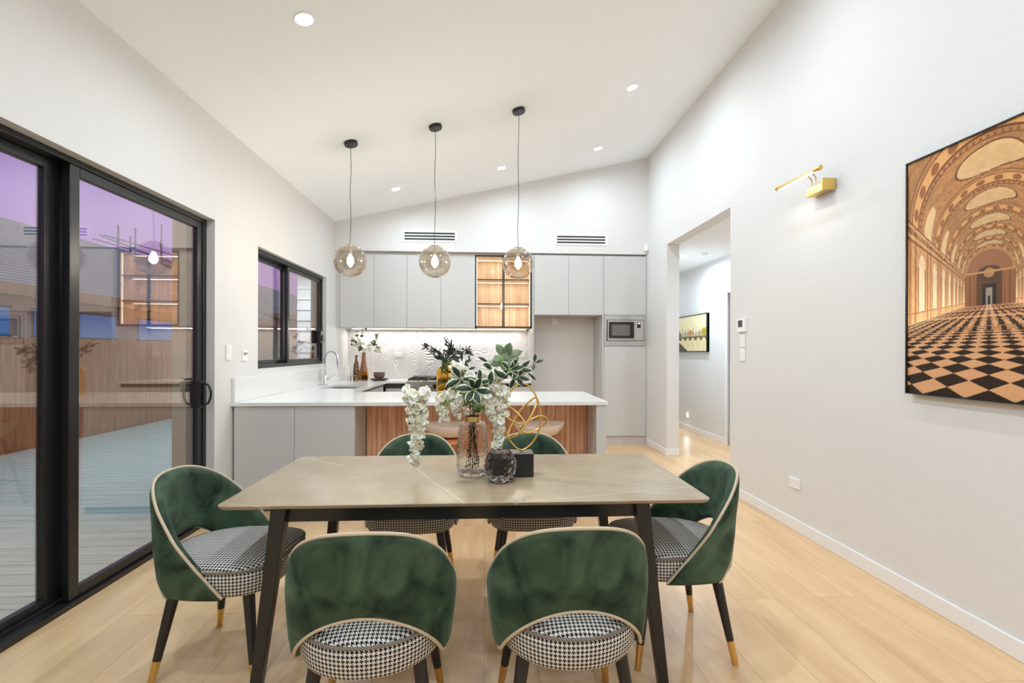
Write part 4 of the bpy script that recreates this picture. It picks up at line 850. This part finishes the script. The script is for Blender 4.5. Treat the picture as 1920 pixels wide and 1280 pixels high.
for k, (lb, ends) in enumerate((('pale flower branch rising highest from the corner vase', [(-3, 45), (-4, 62), (1, 74)]), ('pale flower branch spreading right from the corner vase', [(4, 44), (14, 52), (22, 66)]), ('pale flower branch drooping right from the corner vase', [(4, 44), (16, 48), (26, 42)]), ('pale flower branch leaning left toward the window wall', [(-3, 44), (-10, 52), (-14, 62)]))):
    rnd.seed(50+k); pts = curve_pts([VB(0, 10), VB(0, 38)]+[VB(u, v, -3*j) for j, (u, v) in enumerate(ends)], 8)
    th = thing('flower_branch', lb, 'flower', VB(0, 10), 0, 'flower branches in the corner vase'); MB().tube(pts, .0022, 6).build('stem', m_stem, th, smooth=True); L = LV(); L2 = LV()
    for i in range(16):
        q = .55+.45*rnd.random(); p = pts[int(q*(len(pts)-1))]+Vector((rnd.uniform(-1, 1), rnd.uniform(-1, 1), rnd.uniform(-1, 1)))*.035
        d = Vector((rnd.uniform(-1, 1), rnd.uniform(-1, 1), rnd.uniform(-.5, 1)))
        if i % 2: L.leaf(p, d, .055, .048, prof=(.3, .9, 1, .9, .4))
        else: L2.blossom(p, .034, 5)
    L.build('leaves', mat('grey_green_leaf', srgb(92, 98, 70), .5) if k == 0 else bpy.data.materials['grey_green_leaf'], th, .001); L2.build('blossoms', m_petal, th, .001)
cn = thing('candle_jar', 'small amber glass candle jar in front of the corner vases', 'candle', (-1.72, 6.99, .9))
MB().lathe([(.001, 0), (.045, 0), (.048, .01), (.048, .135), (.044, .135), (.044, .03), (.001, .02)], (-1.72, 6.99, .9005), 28, (False, False)).build('jar', m_amber, cn, smooth=True)
MB().cyl((-1.72, 6.99, .922), (-1.72, 6.99, .98), .042, n=24).build('wax', mat('cream_wax', srgb(238, 200, 140), .5), cn, smooth=True)
m_cer = mat('brown_stoneware', srgb(112, 92, 80), .4)
def plate_(z, r, label): return tag(MB().lathe([(.001, 0), (r*.55, 0), (r, .014), (r, .018), (r*.6, .006), (.001, .005)], (-1.52, 7.02, z), 36, (False, False)).build('plate', m_cer, smooth=True), label, 'plate', 'stoneware plates in the bench corner')
plate_(.9005, .135, 'brown stoneware plate, bottom of the small stack by the corner vases'); plate_(.9135, .125, 'brown stoneware plate directly beneath the bowls')
for k, z in enumerate((.926, .958)): tag(MB().lathe([(.001, 0), (.045, 0), (.075, .028), (.083, .06), (.079, .06), (.07, .03), (.04, .008), (.001, .006)], (-1.52, 7.02, z), 36, (False, False)).build('bowl', m_cer, smooth=True), ('brown stoneware bowl resting on the plates', 'brown stoneware bowl on top, nested in another bowl')[k], 'bowl', 'stoneware bowls in the bench corner')
tag(MB().lathe([(.001, 0), (.028, 0), (.03, .06), (.018, .075), (.018, .09), (.001, .09)], (-1.93, 6.97, .9005), 20, (False, False)).build('jar', m_steel, smooth=True), 'tiny grey jar left of the patterned bottle', 'jar')

# ------------------------------------------------------------------ outside
m_deck = mat('grey_deck_board', srgb(196, 196, 192), .5); noise_col(m_deck, srgb(178, 178, 174), srgb(208, 207, 203), 6, 4, (.25, 6, 1))
dk = MB(); y = -1.2
while y < 11.0:
    dk.box(-6.35, -2.27, y, y+.134, -.09, -.062); y += .140
struct(dk.build('floor', m_deck), 'pale timber boards of the outdoor deck', 'deck')
struct(MB().box(-6.35, -2.27, -1.2, 11, -.3, -.10).build('trim_5', m_gap), 'dark joists under the deck boards', 'trim')
m_grass = mat('dim_ground', srgb(92, 96, 78), .9); noise_col(m_grass, srgb(76, 82, 62), srgb(110, 108, 88), 2, 5)
struct(Bx(-45, -2.28, -15, 45, -.5, -.32).build('ground', m_grass), 'dim ground beyond the deck', 'ground')
m_fence = mat('brown_fence_paling', srgb(130, 98, 76), .7); noise_col(m_fence, srgb(128, 78, 46), srgb(172, 112, 72), 7, 4, (3, 3, .3))
fn = thing('timber_fence', 'brown timber paling fence along the far side of the deck', 'fence', (-6.45, 5, -.32))
pal = MB(); y = -3.0
while y < 13: pal.box(-6.42, -6.40, y, y+.148, -.3, 1.50+.004*math.sin(y*9)); y += .152
pal.build('palings', m_fence, fn); MB().box(-6.47, -6.42, -3, 13, 1.30, 1.38).box(-6.47, -6.42, -3, 13, .2, .28).build('fence_rail', m_fence, fn)
# neighbour's house
m_tile = mat('roof_tile', srgb(120, 104, 108), .6)
t, b = nt(m_tile); tc = N(t, 'TexCoord'); wv = N(t, 'TexWave', wave_type='BANDS', bands_direction='X'); wv.inputs['Scale'].default_value = 2.9; wv.inputs['Distortion'].default_value = .2
t.links.new(tc.outputs['Object'], wv.inputs['Vector']); bp = N(t, 'Bump'); bp.inputs['Strength'].default_value = .8; bp.inputs['Distance'].default_value = .05; t.links.new(wv.outputs['Fac'], bp.inputs['Height']); t.links.new(bp.outputs[0], b.inputs['Normal'])
cr = N(t, 'ValToRGB'); cr.color_ramp.elements[0].position = .0; cr.color_ramp.elements[0].color = srgb(92, 76, 88); cr.color_ramp.elements[1].position = .4; cr.color_ramp.elements[1].color = srgb(156, 134, 146); t.links.new(wv.outputs['Fac'], cr.inputs[0]); t.links.new(cr.outputs[0], b.inputs['Base Color'])
m_fascia = mat('tan_fascia', srgb(176, 134, 100), .6); m_render = mat('beige_render', srgb(206, 190, 170), .8); m_bluewin = mat('painted_sky_window', (.05, .50, .80, 1), .12, .6, spec=.9)  # window blue: reflected sky put into the base colour
nh = thing('neighbour_house', 'single-storey house with tiled roof and tan fascia beyond the fence', 'house', (-11.5, 8, -.32))
Bx(-14, -9.0, -4, 19, -.32, 2.35).build('wall', m_render, nh)
rfm = MB(); zE, zR = 2.54, 4.48
rfm.add([(-8.5, -4.6, zE), (-8.5, 20, zE), (-14.5, 20, zE), (-14.5, -4.6, zE), (-11.5, -1.6, zR), (-11.5, 17, zR)], [(0, 1, 5, 4), (1, 2, 5), (2, 3, 4, 5), (3, 0, 4), (3, 2, 1, 0)])
rfm.build('roof', m_tile, nh)
MB().box(-8.56, -8.46, -4.6, 20, 2.32, 2.54).box(-14.5, -8.5, -4.6, -4.5, 2.32, 2.54).build('fascia', m_fascia, nh)
Bx(-9.05, -8.5, -4.5, 20, 2.33, 2.36).build('eave_lining', m_render, nh)
for y0, y1 in ((2, 4), (6.2, 9.6), (10.1, 12.2), (13, 16)):
    w = MB().box(-8.99, -8.97, y0, y1, 1.60, 2.12).build('window', m_bluewin, nh)
    MB().box(-9.0, -8.95, y0-.04, y1+.04, 2.12, 2.16).box(-9.0, -8.95, y0-.04, y1+.04, 1.56, 1.60).box(-8.985, -8.955, (y0+y1)/2-.02, (y0+y1)/2+.02, 1.6, 2.12).build('window_frame', m_black, w)
nh2 = thing('neighbour_house', 'further tiled house seen through the kitchen window', 'house', (-12.5, 34, -.32))
Bx(-16, -9.4, 23, 46, -.32, 2.8).build('wall', m_render, nh2)
rf2 = MB(); rf2.add([(-9.0, 22.4, 3.0), (-9.0, 46.6, 3.0), (-16.4, 46.6, 3.0), (-16.4, 22.4, 3.0), (-12.7, 26.0, 5.0), (-12.7, 43, 5.0)], [(0, 1, 5, 4), (1, 2, 5), (2, 3, 4, 5), (3, 0, 4), (3, 2, 1, 0)]); rf2.build('roof', m_tile, nh2)
MB().box(-9.06, -8.96, 22.4, 46.6, 2.78, 3.0).box(-16.4, -9, 22.35, 22.45, 2.78, 3.0).build('fascia', m_fascia, nh2)
# second house + scaffold behind
F_ = 1.34
def fz(z): return 1.33+(z-1.33)*F_
oh = thing('distant_house', 'brown-roofed house under construction behind the scaffolding', 'house', (-22, 30, -.32))
Bx(-25.0, -19.9, 26, 36, -.32, 6.0).build('wall', mat('raw_timber', srgb(150, 124, 100), .8), oh)
MB().prism([(-25.6, 5.9), (-19.3, 5.9), (-22.4, 7.4)], 1, 25.5, 36.8).build('roof', m_tile, oh)
sc_ = thing('scaffolding', 'blue-grey tube scaffolding rising above the roofs', 'scaffold', (-17.4, 28, -.32))
m_tube = mat('galvanised_tube', srgb(96, 118, 150), .35, .4)
for px_, py_, top in ((-13, 17.8, 5.75), (-13, 18.4, 5.5), (-13, 18.65, 5.85), (-13, 20.1, 6.4), (-13, 21.0, 6.35), (-13, 22.4, 6.3), (-14.0, 19.2, 6.0), (-14.0, 21.6, 6.1), (-13, 24.6, 6.4), (-13, 27.4, 6.5)):
    MB().cyl((px_*F_, py_*F_, -.3), (px_*F_, py_*F_, fz(top)), .038, n=8).build('upright_pole', m_tube, sc_, smooth=True)
for p, q in (((-13, 16.2, 4.75), (-13, 22.6, 5.05)), ((-13, 17.0, 5.2), (-13, 21.4, 4.9)), ((-13, 17.2, 5.25), (-13, 28, 5.35)), ((-13, 17.6, 4.9), (-13, 28, 4.9)), ((-14.0, 18, 5.3), (-14.0, 28, 5.3)), ((-13, 20, 5.6), (-14.0, 21.7, 5.3)), ((-13, 22, 5.9), (-13, 28, 5.9))):
    MB().cyl((p[0]*F_, p[1]*F_, fz(p[2])), (q[0]*F_, q[1]*F_, fz(q[2])), .034, n=8).build('ledger_tube', m_tube, sc_, smooth=True)
Bx(-18.7, -17.5, 25.5, 37, fz(4.82), fz(4.86)).build('plank_deck', m_fascia, sc_)
# own house: post, soffit and weatherboard wall past the slider
m_wb = mat('white_weatherboard', (.8, .8, .79, 1), .5)
struct(MB().box(-2.46, -2.30, 3.93, 4.09, -.06, 3.0).build('trim_6', mat('tan_render_post', srgb(196, 164, 132), .7)), 'tan rendered post outside the sliding door', 'post')
wbm = MB(); z = -.06
while z < 2.5:
    wbm.prism([(8.0, z), (7.965, z+.002), (7.99, z+.17), (8.0, z+.17)], 0, -3.04, -2.29); z += .17
wbm.box(-3.04, -2.29, 8.0, 8.15, -.06, 2.62)
struct(wbm.build('wall_outside', m_wb), 'white weatherboard wall outside the kitchen window', 'wall')
struct(Bx(-3.25, -2.28, 6.2, 8.2, 2.63, 2.70).build('trim_7', m_fascia), 'tan soffit over the outdoor nook', 'trim')
pl2 = thing('added_soffit_light', 'added round light under the outdoor soffit beyond the window', 'light', (-2.75, 7.2, 2.62))  # assumed lamp, added so the weatherboards come out bright
MB().cyl((-2.75, 7.2, 2.60), (-2.75, 7.2, 2.629), .07, n=24).build('lens', m_lens, pl2, smooth=True)
area('added_soffit_lamp', (0, 0, -.03), (0, 0, 0), .12, .12, 60, shape='DISK', parent=pl2)
